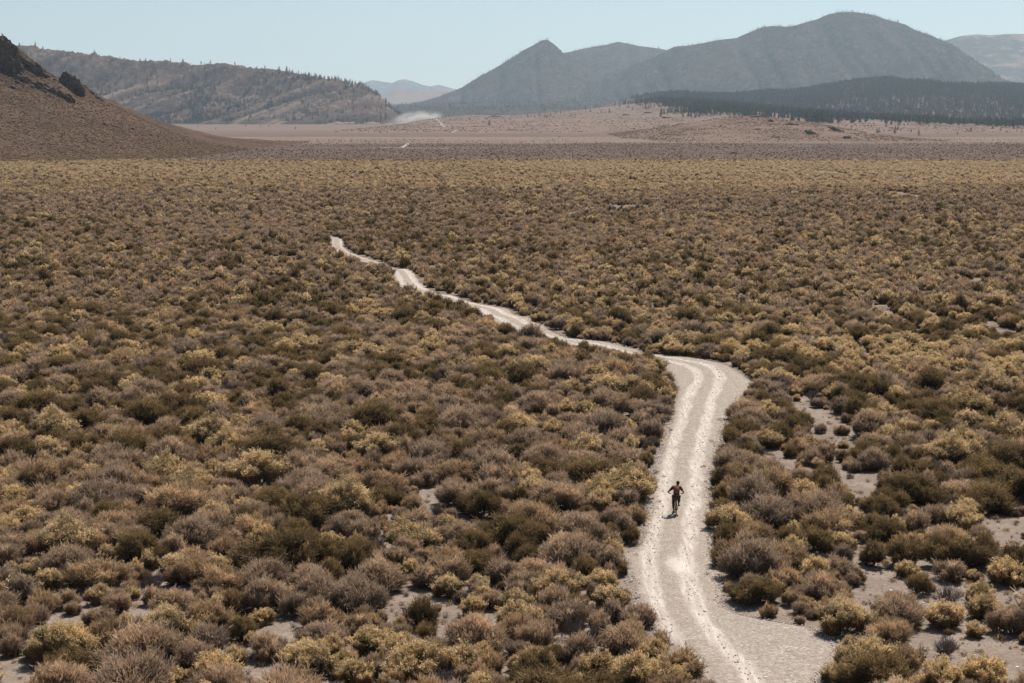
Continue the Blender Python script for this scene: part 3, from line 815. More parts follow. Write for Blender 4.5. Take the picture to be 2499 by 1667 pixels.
# view, x, foot y, width, kind, label ('' = described later), short name as a landmark
HEROES = [
 (Z5, 1020, 1368, 265, 'R', 'big round rabbitbrush covered in cream seed heads beside the gravel turnout', 'the big cream rabbitbrush by the turnout'),
 (Z5, 640, 1232, 310, 'O', 'wide dark olive bush with two humps on the right verge below the cyclist', 'the two-humped olive bush on the verge'),
 (Z5, 685, 1282, 115, 'T', 'small tan-green tuft at the gravel edge beside the wide two-humped olive bush', ''),
 (Z5, 822, 1308, 60, 'S', 'tiny pale grey tuft alone on the gravel left of the cream rabbitbrush', ''),
 (Z5, 1170, 1640, 450, 'O', 'largest bush in the photo, olive with tan top, at the bottom right of the road', 'the largest olive bush at the bottom'),
 (Z5, 1075, 1600, 200, 'T', 'pinkish tan brush on the shoulder of the largest olive bush', ''),
 (Z5, 1470, 1475, 170, 'D', 'bare dead bush with black spreading branches on open sand at bottom right', 'the bare dead bush on open sand'),
 (Z5, 1600, 1382, 110, 'R', 'small yellow-green rabbitbrush above the bare dead bush', ''),
 (Z5, 1455, 1640, 230, 'R', 'yellow rabbitbrush at the bottom frame edge below the bare dead bush', ''),
 (Z5, 1640, 1300, 180, 'R', 'golden rabbitbrush with grey foot right of the dark twiggy brush', ''),
 (Z5, 1480, 1245, 200, 'D', 'dark grey twiggy brush fanning out above the bare dead bush', ''),
 (Z5, 1745, 1150, 210, 'R', 'large dome of yellow-green brush with black shade under it at the right edge', 'the yellow-green dome at the right edge'),
 (Z5, 1500, 1130, 210, 'S', 'grey brush with yellow crest between open sand and the yellow-green dome', ''),
 (Z5, 1350, 1190, 140, 'O', 'dark olive brush at the end of the small sandy clearing', ''),
 (Z5, 1240, 1245, 130, 'S', 'grey leggy sagebrush behind the cream rabbitbrush', ''),
 (Z5, 1280, 1060, 210, 'O', 'olive brown bush on the upper rim of the small sandy clearing', ''),
 (Z5, 1350, 1020, 75, 'R', 'small yellow brush with black foot above the small sandy clearing', ''),
 (Z5, 905, 355, 90, 'S', 'round grey sagebrush alone in the upper sandy clearing right of the road', 'the round grey sagebrush in the upper clearing'),
 (Z5, 820, 702, 180, 'S', 'grey brown sagebrush with black foot right of the road level with the cyclist', 'the grey brown sagebrush level with the cyclist'),
 (Z5, 560, 690, 200, 'T', '', ''),
 (Z5, 690, 530, 170, 'R', 'dark bush with bright yellow crest on the right verge above the cyclist', ''),
 (Z5, 560, 480, 180, 'O', '', ''),
 (Z5, 475, 775, 110, 'O', 'small dark olive bush on the right verge beside the cyclist', 'the dark olive bush beside the cyclist'),
 (Z5, 462, 850, 80, 'R', 'small straw yellow tuft on the right verge just below the cyclist', ''),
 (Z5, 520, 970, 190, 'O', '', ''),
 (Z5, 640, 950, 220, 'T', '', ''), (Z5, 900, 1000, 240, 'O', '', ''), (Z5, 1010, 1000, 150, 'R', '', ''), (Z5, 1150, 1060, 160, 'O', '', ''),
 (Z5, 242, 322, 105, 'R', 'pale yellow rabbitbrush on the left verge inside the bend', ''),
 (Z5, 1370, 385, 185, 'O', 'tall dark olive bush at the far end of the upper clearing', ''),
 (Z5, 1150, 630, 190, 'S', 'wide grey sagebrush at the lower rim of the upper clearing', ''),
 (Z5, 1430, 650, 150, 'D', '', ''), (Z5, 1775, 690, 165, 'O', 'dark olive bush cut by the right edge of the frame', ''),
 (Z5, 1180, 850, 230, 'O', '', ''), (Z5, 1340, 905, 150, 'S', 'silver grey sagebrush with dark centre below the dark olive bush', ''),
 (Z5, 1550, 900, 230, 'R', '', ''), (Z5, 1620, 960, 130, 'S', '', ''), (Z5, 640, 245, 100, 'R', 'small pale rabbitbrush on the tip of the gravel corner at the bend', ''),
 (Z5, 1400, 980, 110, 'R', '', ''), (Z5, 830, 560, 180, 'T', '', ''), (Z5, 1700, 350, 110, 'S', '', ''),
 (Z8, 160, 915, 330, 'O', 'big dark green-brown bush left of the road in the lower middle', 'the big dark bush in the lower middle'),
 (Z8, 880, 632, 350, 'O', 'broad low olive thicket left of the road level with the cyclist', 'the broad olive thicket level with the cyclist'),
 (Z8, 690, 1085, 220, 'R', 'rabbitbrush with bright yellow top and black foot on the lower middle sand', 'the bright yellow-topped rabbitbrush'),
 (Z8, 830, 1180, 170, 'R', 'upright yellow rabbitbrush just right of the bright yellow-topped one', ''),
 (Z8, 1090, 1180, 250, 'R', 'long double rabbitbrush with scalloped yellow top', 'the long double rabbitbrush'),
 (Z8, 1580, 1060, 210, 'R', 'upper of two bright yellow rabbitbrushes at the left road edge', ''),
 (Z8, 1620, 1160, 260, 'R', 'lower of two bright yellow rabbitbrushes at the left road edge', 'the bright yellow pair at the road edge'),
 (Z8, 1870, 1465, 200, 'R', 'round ochre rabbitbrush on the left road edge near the bottom', 'the round ochre rabbitbrush by the road'),
 (Z8, 1750, 770, 150, 'O', 'olive bush leaning out over the left road edge below the cyclist', 'the leaning olive bush'),
 (Z8, 1690, 840, 150, 'R', '', ''), (Z8, 1560, 590, 180, 'R', 'pale spotted rabbitbrush with dark centre left of the cyclist', ''),
 (Z8, 1265, 600, 150, 'O', 'small dark olive bush at the right end of the broad olive thicket', ''),
 (Z8, 1090, 285, 150, 'O', 'dark brown upright bush above the broad olive thicket', ''), (Z8, 1150, 300, 110, 'T', '', ''),
 (Z8, 620, 615, 120, 'D', 'black twiggy dead brush left of the broad olive thicket', ''),
 (Z8, 480, 580, 150, 'T', 'orange tan dry brush left of the black twiggy dead brush', ''), (Z8, 520, 760, 220, 'S', '', ''),
 (Z8, 250, 1410, 320, 'R', '', ''), (Z8, 1190, 1600, 420, 'O', 'very large olive bush at the bottom frame edge left of the road', 'the very large olive bush at the bottom'),
 (Z8, 1560, 1560, 240, 'R', '', ''), (Z8, 160, 1600, 270, 'R', '', ''), (Z8, 470, 960, 160, 'R', '', ''), (Z8, 450, 1070, 55, 'D', 'tiny dead twig standing alone on the lower middle sand', ''),
 (Z8, 560, 1340, 200, 'O', '', ''), (Z8, 2010, 1600, 190, 'R', '', ''), (Z8, 1420, 1330, 230, 'D', '', ''), (Z8, 540, 1260, 260, 'O', '', ''),
 (Z8, 1750, 1300, 200, 'T', '', ''),
 (Z6, 670, 712, 165, 'R', 'left of two round yellow rabbitbrush domes in the lower left', 'the pair of yellow domes at lower left'),
 (Z6, 900, 672, 155, 'R', 'right of two round yellow rabbitbrush domes in the lower left', ''),
 (Z6, 960, 985, 170, 'S', 'dark fan-shaped sagebrush on the open sand at lower left', 'the dark fan-shaped sagebrush'),
 (Z6, 620, 1118, 230, 'S', 'wide low grey bush with black foot on the lower left sand', 'the wide low grey bush'),
 (Z6, 790, 1130, 150, 'R', 'ochre rabbitbrush at the right end of the wide low grey bush', ''),
 (Z6, 1190, 1105, 150, 'S', '', ''), (Z6, 620, 980, 180, 'R', '', ''), (Z6, 440, 1500, 560, 'O', 'huge olive bush at the bottom left corner', 'the huge olive bush at bottom left'),
 (Z6, 1380, 1050, 190, 'R', 'flat acid yellow rabbitbrush beside olive brush at lower left', ''), (Z6, 1530, 1215, 230, 'O', '', ''), (Z6, 1470, 1050, 240, 'O', '', ''),
 (Z6, 2240, 780, 260, 'O', '', ''), (Z6, 70, 800, 150, 'R', '', ''), (Z6, 450, 1045, 150, 'S', '', ''), (Z6, 290, 900, 230, 'R', '', ''), (Z6, 860, 800, 150, 'R', '', ''),
 (Z6, 200, 1100, 230, 'S', '', ''), (Z6, 1700, 1340, 330, 'S', '', ''), (Z6, 1950, 1440, 480, 'R', '', ''), (Z6, 60, 1310, 200, 'S', '', ''),
 (Z6, 1240, 960, 0, 'S', '', ''),
]
def zpx(z, x, y): return z[0] + x * z[2], z[1] + y * z[2]

# bare sandy clearings (view, x, y, half width, half height in that view)
CLEAR = [(Z5, 870, 370, 70, 45), (Z5, 930, 400, 70, 40), (Z5, 930, 455, 70, 22), (Z5, 705, 570, 50, 30), (Z5, 1040, 650, 90, 35), (Z5, 1170, 1135, 110, 60), (Z5, 1110, 1180, 60, 40), (Z5, 1730, 890, 90, 60), (Z5, 1690, 950, 90, 45),
         (Z5, 1700, 350, 60, 30), (Z5, 1720, 1200, 90, 45), (Z5, 1490, 1430, 150, 60), (Z5, 1640, 1400, 110, 30), (Z5, 1290, 1170, 40, 25), (Z5, 1740, 1480, 80, 40), (Z5, 1420, 1090, 60, 25), (Z5, 780, 1275, 90, 22),
         (Z8, 520, 1085, 190, 62), (Z8, 640, 1140, 110, 40), (Z8, 640, 440, 80, 18), (Z8, 970, 690, 80, 40), (Z8, 980, 655, 110, 15), (Z8, 900, 1205, 100, 40), (Z8, 1060, 290, 50, 10),
         (Z6, 1110, 900, 110, 45), (Z6, 960, 1020, 130, 30), (Z6, 480, 1110, 150, 38), (Z6, 380, 1040, 80, 25), (Z6, 1800, 1110, 110, 50), (Z6, 1640, 1390, 140, 60), (Z6, 40, 1370, 100, 40), (Z6, 460, 860, 70, 22), (Z6, 1720, 490, 50, 20),
         (Z6, 640, 520, 40, 15), ((0, 0, 1.063), 2020, 715, 18, 18), ((0, 0, 1.063), 2235, 735, 28, 14), ((0, 0, 1.063), 2150, 730, 16, 9), ((0, 0, 1.063), 1965, 800, 16, 7), ((0, 0, 1.063), 1900, 396, 26, 4), ((0, 0, 1.063), 2060, 445, 30, 4)]
clear_w = []
for z, x, y, a, b in CLEAR:
    px, py = zpx(z, x, y)
    cx, cy = ground_at(px, py)
    ex = ground_at(px + a * z[2], py)[0] - cx
    ey = (ground_at(px, py - b * z[2])[1] - ground_at(px, py + b * z[2])[1]) / 2
    ext = min(.00026 * cy * cy, 7.5)
    clear_w.append((cx, cy - .85 * ext, ex * (1.35 if z is Z5 else 1.1), ey * (1.2 if z is Z5 else 1) + ext))
clear_w = np.array(clear_w)
def in_clearing(x, y, m=0.0):
    r = np.full(np.shape(x), 9.0); wv = .9 * (fbm(np.asarray(x) / 1.6, np.asarray(y) / 2.6, 3, 88) - .5)
    for cx, cy, ex, ey in clear_w:
        r = np.minimum(r, np.sqrt(((x - cx) / (ex + m)) ** 2 + ((y - cy) / (ey + m)) ** 2))
    return r + wv

hero = []
for z, x, y, w, k, lab, short in HEROES:
    if not w: continue
    px, py = zpx(z, x, y)
    gx, gy = ground_at(px, py - 2)
    rad = w * z[2] / ppm(gy) / 2 * 1.02
    if not road_clear(np.array(gx), np.array(gy), rad * .55):
        l_ = float(np.interp(gy, _ry, _rl)); r_ = float(np.interp(gy, _ry, _rr))
        gx = l_ - rad * .6 if gx < (l_ + r_) / 2 else r_ + rad * .6
    gy = gy + rad * .55
    hero.append(dict(x=gx, y=gy, r=rad, kind=k, label=lab, short=short))

def jitter_grid(y0, y1, cell, seed, grow=0.0):
    rng = np.random.default_rng(seed)
    xs, ys = [], []
    y = y0
    while y < y1:
        half = .315 * y + 14
        n = int(2 * half / cell)
        xs.append(-half + (np.arange(n) + rng.uniform(0, 1, n)) * cell); ys.append(y + rng.uniform(0, cell, n))
        y += cell
    return np.concatenate(xs), np.concatenate(ys)

def pick_kinds(x, y, rng):
    n1 = fbm(x / 14, y / 14, 3, 201); n2 = fbm(x / 35, y / 60, 3, 202); n3 = fbm(x / 22, y / 30, 3, 203)
    far = np.clip((y - 110) / 250, 0, 1)
    w = np.zeros((len(x), 5))
    w[:, 0] = .44 + .08 * far + .7 * (n1 - .5)                    # sage
    w[:, 1] = .27 + .9 * (n3 - .5)                                # olive
    w[:, 2] = .13 - .10 * far + .46 * (n2 - .5) * (1 - .55 * far)
    w[:, 2] += .14 * np.clip((95 - y) / 40, 0, 1)
    w[:, 3] = .12 + .18 * far + .5 * (n1 - .5)                    # tan
    w[:, 4] = .03 * (1 - far)
    band = np.clip((y - 430 - 90 * (n2 - .5)) / 70, 0, 1)         # the ochre belt at the far side of the flat
    left_mix = np.clip((-x / (.3 * y) + .2), 0, 1)
    w[:, 2] += band * (.25 + .4 * (n1 - .4)); w[:, 3] += band * 1.9
    w[:, 0] *= 1 - .85 * band; w[:, 1] *= 1 - .85 * band * (1 - .3 * left_mix)
    # a rabbitbrush belt right of the bend
    d = np.exp(-(((x - 34) / 14) ** 2 + ((y - 139) / 9) ** 2)); w[:, 2] += 1.3 * d
    dk = np.clip((y - 745 - 60 * (n1 - .5)) / 30, 0, 1)
    w[:, 0] += dk * 1.1; w[:, 1] += dk * .22; w[:, 2] *= 1 - dk; w[:, 3] *= 1 - .75 * dk
    w = np.clip(w, .0, None); w /= w.sum(1, keepdims=True)
    c = np.cumsum(w, 1)
    u = rng.uniform(0, 1, len(x))
    return (u[:, None] > c).sum(1).clip(0, 4)

rng = np.random.default_rng(77)
# near field with overlap control
x, y = jitter_grid(44, 172, .80, 1)
r = np.clip(rng.lognormal(-.44, .44, len(x)), .28, 1.8) * np.clip(1.08 - (y - 70) / 500, .85, 1.1)
cl = in_clearing(x, y, .1)
patch = fbm(x / 9, y / 13, 3, 301)
openness = np.clip((120 - y) / 90, 0, .55)
keep = (cl > 1.0) & road_clear(x, y, r * .56) & (patch > .15 + openness * .18) & (rng.uniform(0, 1, len(x)) < .95)
x, y, r = x[keep], y[keep], r[keep]
order = np.argsort(-r)
x, y, r = x[order], y[order], r[order]
acc = []
cellmap = {}
HX = np.array([(h['x'], h['y'], h['r']) for h in hero])
for i in range(len(x)):
    if np.any(np.hypot(HX[:, 0] - x[i], HX[:, 1] - y[i]) < .80 * HX[:, 2] + .55 * r[i]): continue
    # keep low plants from hiding the front of a listed shrub
    infront = (np.abs(HX[:, 0] - x[i]) < HX[:, 2] * .6 + r[i] * .3) & (y[i] < HX[:, 1]) & (HX[:, 1] - y[i] < HX[:, 2] + .9)
    if infront.any(): continue
    key = (int(x[i] // 2), int(y[i] // 2)); ok = True
    for a in (-1, 0, 1):
        for b in (-1, 0, 1):
            for q in cellmap.get((key[0] + a, key[1] + b), ()):
                if (x[q] - x[i]) ** 2 + (y[q] - y[i]) ** 2 < (.60 * (r[q] + r[i])) ** 2: ok = False; break
            if not ok: break
        if not ok: break
    if ok:
        acc.append(i); cellmap.setdefault(key, []).append(i)
x, y, r = x[acc], y[acc], r[acc]
NEARMAP = {}
for i in range(len(x)): NEARMAP.setdefault((int(x[i] // 2), int(y[i] // 2)), []).append(i)
kd = pick_kinds(x, y, rng)
r = np.where(kd == 1, r * 1.12, r); r = np.where(kd == 4, np.minimum(r, .75), r)
# smaller plants in the gaps between the larger ones
x2, y2 = jitter_grid(44, 150, .8, 6)
r2 = rng.uniform(.22, .55, len(x2))
k2 = ((in_clearing(x2, y2, .05) > .92) | (rng.uniform(0, 1, len(x2)) < .07)) & road_clear(x2, y2, r2 * .5) & (rng.uniform(0, 1, len(x2)) < .5)
x2, y2, r2 = x2[k2], y2[k2], r2[k2]
acc2 = []
for i in range(len(x2)):
    if np.any(np.hypot(HX[:, 0] - x2[i], HX[:, 1] - y2[i]) < .85 * HX[:, 2]): continue
    if ((np.abs(HX[:, 0] - x2[i]) < HX[:, 2] * .5) & (y2[i] < HX[:, 1]) & (HX[:, 1] - y2[i] < HX[:, 2] + .6)).any(): continue
    key = (int(x2[i] // 2), int(y2[i] // 2)); ok = True
    for a in (-1, 0, 1):
        for b in (-1, 0, 1):
            for q in NEARMAP.get((key[0] + a, key[1] + b), ()):
                if (x[q] - x2[i]) ** 2 + (y[q] - y2[i]) ** 2 < (.72 * r[q] + .3 * r2[i]) ** 2: ok = False; break
    if ok: acc2.append(i)
kd = np.concatenate((kd, pick_kinds(x2[acc2], y2[acc2], rng)))
x, y, r = np.concatenate((x, x2[acc2])), np.concatenate((y, y2[acc2])), np.concatenate((r, r2[acc2]))
NEARS = [dict(x=h['x'], y=h['y'], r=h['r'], kind=h['kind'], label=h['label'], short=h['short'], hero=True) for h in hero]
NEARS += [dict(x=float(a), y=float(b), r=float(c), kind=KINDS_[d], label='', short='', hero=False) for a, b, c, d in zip(x, y, r, kd)]
for s in NEARS:
    s['z'] = float(gz(s['x'], s['y'])) - .02
    s['px'], s['py'] = to_px(s['x'], s['y'], s['z'])
    s['tint'] = float(np.clip(rng.normal(.45, .33), 0, 1))
    s['rot'] = rng.uniform(0, 6.28)
    s['var'] = int(rng.integers(NVAR))
    s['ax'] = float(rng.uniform(.9, 1.25)); s['hs'] = float(rng.uniform(1.0, 1.35)) * (1.0 if s['r'] < .9 else .86 if s['r'] < 1.25 else .74)
    inside = -30 < s['px'] < SRC_W + 30 and s['py'] - s['r'] * 1.2 * ppm(s['y']) < SRC_H - 6
    s['rank'] = (1e6 if s['hero'] else 0) + (s['r'] * ppm(s['y']) if inside else -1)
NEARS.sort(key=lambda s: -s['rank'])
INDIV, REST = NEARS[:300], NEARS[300:]

# labels: a listed landmark plus where the shrub stands from it
LOOK = {'S': 'grey sagebrush', 'O': 'dark olive bush', 'R': 'yellow-topped rabbitbrush', 'T': 'tan dry brush', 'D': 'bare twiggy dead bush'}
NAMES = {'S': 'sagebrush', 'O': 'bitterbrush', 'R': 'rabbitbrush', 'T': 'dry_brush', 'D': 'dead_bush'}
marks = [s for s in INDIV if s['short']]
used = set(s['label'] for s in INDIV if s['label'])
for s in INDIV:
    if s['label']: continue
    size = 'large' if s['r'] > 1.15 else 'middling' if s['r'] > .8 else 'small'
    opts = sorted(marks, key=lambda m: math.hypot(m['px'] - s['px'], 1.6 * (m['py'] - s['py'])))
    done = False
    for m in opts[:9]:
        dx = s['x'] - m['x']; dy = s['y'] - m['y']
        deg = math.degrees(math.atan2(dy * .75, dx)) % 360
        way = ['right of', 'behind and right of', 'straight behind', 'behind and left of', 'left of', 'in front and left of', 'straight in front of', 'in front and right of'][int((deg + 22.5) // 45) % 8]
        dist = math.hypot(dx, dy) - m['r'] - s['r']
        far_ = 'touching, ' if dist < .3 else 'near, ' if dist < 2.5 else 'a few metres ' if dist < 6 else 'farther off '
        far_ = {'touching, ': 'touching ', 'near, ': 'close ', 'a few metres ': 'a little way ', 'farther off ': 'farther '}[far_]
        lab = f"{size} {LOOK[s['kind']]} {far_}{way} {m['short']}"
        lab = lab.replace(', ', ' ')
        if lab not in used and len(lab.split()) <= 16:
            done = True; break
    if not done:
        for o_ in ('second', 'third', 'fourth', 'fifth', 'sixth'):
            m = next(q for q in opts if len(q['short'].split()) <= 7)
            dx = s['x'] - m['x']; dy = s['y'] - m['y']
            way = ['right of', 'behind right of', 'straight behind', 'behind left of', 'left of', 'in front left of', 'in front of', 'in front right of'][int((math.degrees(math.atan2(dy * .75, dx)) % 360 + 22.5) // 45) % 8]
            lab = f"{o_} {size} {LOOK[s['kind']]} {way} {m['short']}"
            if lab not in used: break
    s['label'] = lab
    used.add(lab)

GROUPS = {'S': 'sagebrush shrubs in the foreground', 'O': 'olive bushes in the foreground', 'R': 'rabbitbrush shrubs in the foreground', 'T': 'tan dry brush in the foreground', 'D': 'dead bushes in the foreground'}
proto_parts = {}
for s in INDIV:
    key = (s['kind'], s['var'] % 2 + 10) if s['r'] > 1.1 else (s['kind'], s['var'])
    root = empty(NAMES[s['kind']], (s['x'], s['y'], s['z']), s['rot'])
    root.scale = (s['r'] * s['ax'], s['r'] / s['ax'], s['r'] * s['hs'])
    tag(root, s['label'], 'shrub', GROUPS[s['kind']])
    if key not in proto_parts:
        lst = []
        for pn, (v, f, t, va) in (big_parts[key[0], key[1] - 10] if key[1] >= 10 else near_parts[key]).items():
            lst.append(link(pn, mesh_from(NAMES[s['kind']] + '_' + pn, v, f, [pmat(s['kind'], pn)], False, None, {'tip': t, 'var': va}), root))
        proto_parts[key] = lst
    else:
        lst = []
        for o in proto_parts[key]:
            c = o.copy(); COL.objects.link(c); c.parent = root; lst.append(c)
    for c in lst: c['tint'] = s['tint']

# the rest of the brush: one object
protos, near_idx, mid_idx, far_idx = [], {}, {}, {}
for k in KINDS_:
    for i in range(NVAR):
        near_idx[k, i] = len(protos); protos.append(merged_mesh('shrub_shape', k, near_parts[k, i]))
for k in KINDS_[:4]:
    for i in range(NVAR):
        mid_idx[k, i] = len(protos); protos.append(merged_mesh('shrub_shape', k, shrub_shape(k, 300 + 13 * i + ord(k), 190, 6, .30, .042, False)))
for k in KINDS_[:4]:
    for i in range(3):
        far_idx[k, i] = len(protos); protos.append(merged_mesh('shrub_shape', k, shrub_shape(k, 500 + 13 * i + ord(k), 80, 5, .42, .085, False)))

for i in range(3): far_idx['B', i] = len(protos); protos.append(merged_mesh('shrub_shape', 'B', shrub_shape('T', 560 + 13 * i, 80, 5, .42, .085, False)))
co, rot, size, prot, tint = [], [], [], [], []
for s in REST:
    co.append((s['x'], s['y'], s['z'])); rot.append((0, 0, s['rot'])); size.append((s['r'] * s['ax'], s['r'] / s['ax'], s['r'] * s['hs'])); prot.append(near_idx[s['kind'], s['var']]); tint.append(s['tint'])
def field(y0, y1, cell, seed, idx, nv, dens, rmul=1.0, need_patch=.2):
    rg = np.random.default_rng(seed)
    x, y = jitter_grid(y0, y1, cell, seed)
    r = np.clip(rg.lognormal(-.36, .32, len(x)), .32, 1.4) * rmul
    pa = fbm(x / 10, y / 16, 3, 301)
    k = (rg.uniform(0, 1, len(x)) < dens(x, y)) & road_clear(x, y, r * .52) & (in_clearing(x, y, .2) > 1) & (pa > need_patch) & (H['near'].height(x, y) < 0.3)
    x, y, r = x[k], y[k], r[k]
    kd = pick_kinds(x, y, rg); kd = np.where(kd == 4, 0, kd)
    z = gz(x, y) - .03
    va = rg.integers(0, nv, len(x))
    co.extend(np.stack((x, y, z), 1)); rot.extend(np.stack((0 * x, 0 * x, rg.uniform(0, 6.28, len(x))), 1))
    size.extend(np.stack((r, r, r * rg.uniform(1.0, 1.45, len(x))), 1))
    n2 = fbm(x / 60, y / 110, 3, 205)
    bl_ = np.clip((y - 470 - 160 * (n2 - .5)) / 90, 0, 1) * np.clip((790 - y) / 25, 0, 1) * np.clip(.75 + .9 * (n2 - .45) + .25 * np.clip(x / (.3 * y), -1, 1), .1, .95)
    pale = (rg.uniform(0, 1, len(x)) < bl_) & (nv == 3)
    prot.extend([idx['B' if q else KINDS_[a], b] for a, b, q in zip(kd, va, pale)])
    tint.extend(np.clip(rg.normal(.45, .33, len(x)), 0, 1))
field(172, 330, 1.12, 21, mid_idx, NVAR, lambda x, y: .86, .86)
field(330, 520, 1.4, 22, far_idx, 3, lambda x, y: .85, .86)
field(520, 790, 1.8, 23, far_idx, 3, lambda x, y: .85, .82)
field(790, 1750, 2.9, 24, far_idx, 3, lambda x, y: .38 * np.clip((1560 - y + 900 * (fbm(x / 120, y / 60, 3, 77) - .5)) / 500, 0, 1), .48, .2)
pts = dict(co=np.array(co), rot=np.array(rot), size=np.array(size), proto=np.array(prot), tint=np.array(tint))
scatter('brush', pts, protos, 'dense mixed sagebrush and rabbitbrush covering the plain beyond the nearest shrubs', 'brush')
print('brush copies', len(co), 'near rest', len(REST))

# low dry tufts and twigs on the open ground between the shrubs
rg = np.random.default_rng(5)
gx, gy = jitter_grid(46, 120, .75, 91)
k = (rg.uniform(0, 1, len(gx)) < np.where(road_clear(gx, gy, .12), .55, .10)) & road_clear(gx, gy, -.7)
gx, gy = gx[k], gy[k]
tuft_m = [merged_mesh('tuft_shape', 'G', shrub_shape('G', 700 + i, 26, 8, .38, .028, False)) for i in range(3)]
tuft_m += [merged_mesh('tuft_shape', 'D', shrub_shape('D', 800 + i, 20, 4, .3, .03, True)) for i in range(2)]
sz = rg.uniform(.10, .32, len(gx))
scatter('dry_grass', dict(co=np.stack((gx, gy, gz(gx, gy)), 1), rot=np.stack((0 * gx, 0 * gx, rg.uniform(0, 6.28, len(gx))), 1), size=np.stack((sz, sz, sz), 1), proto=rg.integers(0, 5, len(gx)), tint=rg.uniform(0, 1, len(gx))),
        tuft_m, 'short dry grass tufts and fallen twigs on the sand between the shrubs', 'grass')

# brush on the brown hillside
def hill_points(F, n, seed, tmin=-1.0, tmax=.15, mask=None):
    rg = np.random.default_rng(seed)
    u = rg.uniform(0, F.nx - 1, n); t = rg.uniform(tmin, tmax, n)
    x = np.interp(u, np.arange(F.nx), F.x); y = np.interp(t, F.t, F.y)
    z = F.height(x, y)
    ok = (z > gz(x, y) + .1) & (np.abs(x) < .33 * y + 20)
    if mask is not None: ok &= mask(x, y, z, t, rg)
    return x[ok], y[ok], z[ok]
hx, hy, hz = hill_points(H['near'], 60000, 3, -1, .1, lambda x, y, z, t, g: g.uniform(0, 1, len(x)) < .25 + .9 * fbm(x / 25, y / 40, 3, 99))
rg = np.random.default_rng(8)
hs = rg.uniform(.3, .8, len(hx)) ** 1.2
scatter('hillside_brush', dict(co=np.stack((hx, hy, hz - .1), 1), rot=np.stack((0 * hx, 0 * hx, rg.uniform(0, 6.28, len(hx))), 1), size=np.stack((hs, hs, hs * .9), 1),
        proto=rg.choice([0, 0, 3, 6, 6, 0, 3], len(hx)) + rg.integers(0, 3, len(hx)), tint=rg.uniform(0, 1, len(hx))),
        [protos[far_idx[k, i]] for k in ('S', 'O', 'T') for i in range(3)], 'low brush dotted over the brown hillside at the left edge', 'brush')

def stone_mesh(seed, m='pebble'):
    rg = np.random.default_rng(seed)
    bm = bmesh.new(); bmesh.ops.create_icosphere(bm, subdivisions=1, radius=1.0)
    for v in bm.verts: v.co = Vector(v.co) * float(rg.uniform(.7, 1.15)); v.co.z *= .6
    me = bpy.data.meshes.new('stone_shape'); bm.to_mesh(me); bm.free()
    n = len(me.vertices)
    for nm in ('tip', 'var'):
        a = me.attributes.new(nm, 'FLOAT', 'POINT'); a.data.foreach_set('value', np.full(n, rg.uniform(.2, .9), np.float32))
    me.materials.append(M[m])
    return me
def scree_mask(x, y, z, t, g):
    px, py = to_px(x, y, z)
    n_ = fbm(x / 14, y / 30, 3, 97)
    sky_ = np.interp(px, [-100, 0, 57, 100, 168, 203, 283], [50, 87, 138, 168, 184, 222, 264])
    d = np.clip(1 - (py - sky_) / np.interp(px, [0, 120, 200, 260], [150, 110, 70, 10]), 0, 1) * np.clip((n_ - .36) * 6, 0, 1)
    line = np.exp(-(((py - np.interp(px, [90, 290, 420], [265, 312, 338])) / 7) ** 2)) * (px > 90) * (px < 420) * .5
    return g.uniform(0, 1, len(x)) < np.maximum(d, line)
qx, qy, qz = hill_points(H['near'], 26000, 51, -.95, .08, scree_mask)
rg = np.random.default_rng(12)
qs = np.clip(rg.lognormal(-.75, .6, len(qx)), .15, 2.6)
scatter('scree', dict(co=np.stack((qx, qy, qz), 1), rot=np.stack((rg.uniform(0, 1, len(qx)), rg.uniform(0, 1, len(qx)), rg.uniform(0, 6.28, len(qx))), 1), size=np.stack((qs, qs, qs * .9), 1), proto=np.where(rg.uniform(0, 1, len(qx)) < .8, rg.integers(0, 4, len(qx)), 4 + rg.integers(0, 2, len(qx))), tint=rg.uniform(0, 1, len(qx))),
        [stone_mesh(140 + i, 'lava') for i in range(4)] + [stone_mesh(150 + i, 'rubble') for i in range(2)], 'broken dark rock and rubble spilling down the brown hillside below the outcrops', 'rubble')
for F_, n_, nm, lab in (('mound', 16000, 'mound_brush', 'low brush dotted over the tan mound in front of the forest'), ('foot', 26000, 'foothill_brush', 'low brush dotted over the wide tan foothill')):
    mx_, my_, mz_ = hill_points(H[F_], n_, 41, -1, .2, lambda x, y, z, t, g: g.uniform(0, 1, len(x)) < .1 + 1.3 * (fbm(x / 40, y / 90, 3, 98) - .3))
    rg = np.random.default_rng(9); ms = rg.uniform(.4, 1.1, len(mx_)) * (1 if F_ == 'mound' else 1.5)
    scatter(nm, dict(co=np.stack((mx_, my_, mz_ - .1), 1), rot=np.stack((0 * mx_, 0 * mx_, rg.uniform(0, 6.28, len(mx_))), 1), size=np.stack((ms, ms, ms * .8), 1), proto=rg.choice([0, 0, 3, 6, 6], len(mx_)) + rg.integers(0, 3, len(mx_)), tint=rg.uniform(0, 1, len(mx_))),
            [protos[far_idx[k, i]] for k in ('S', 'O', 'T') for i in range(3)], lab, 'brush')

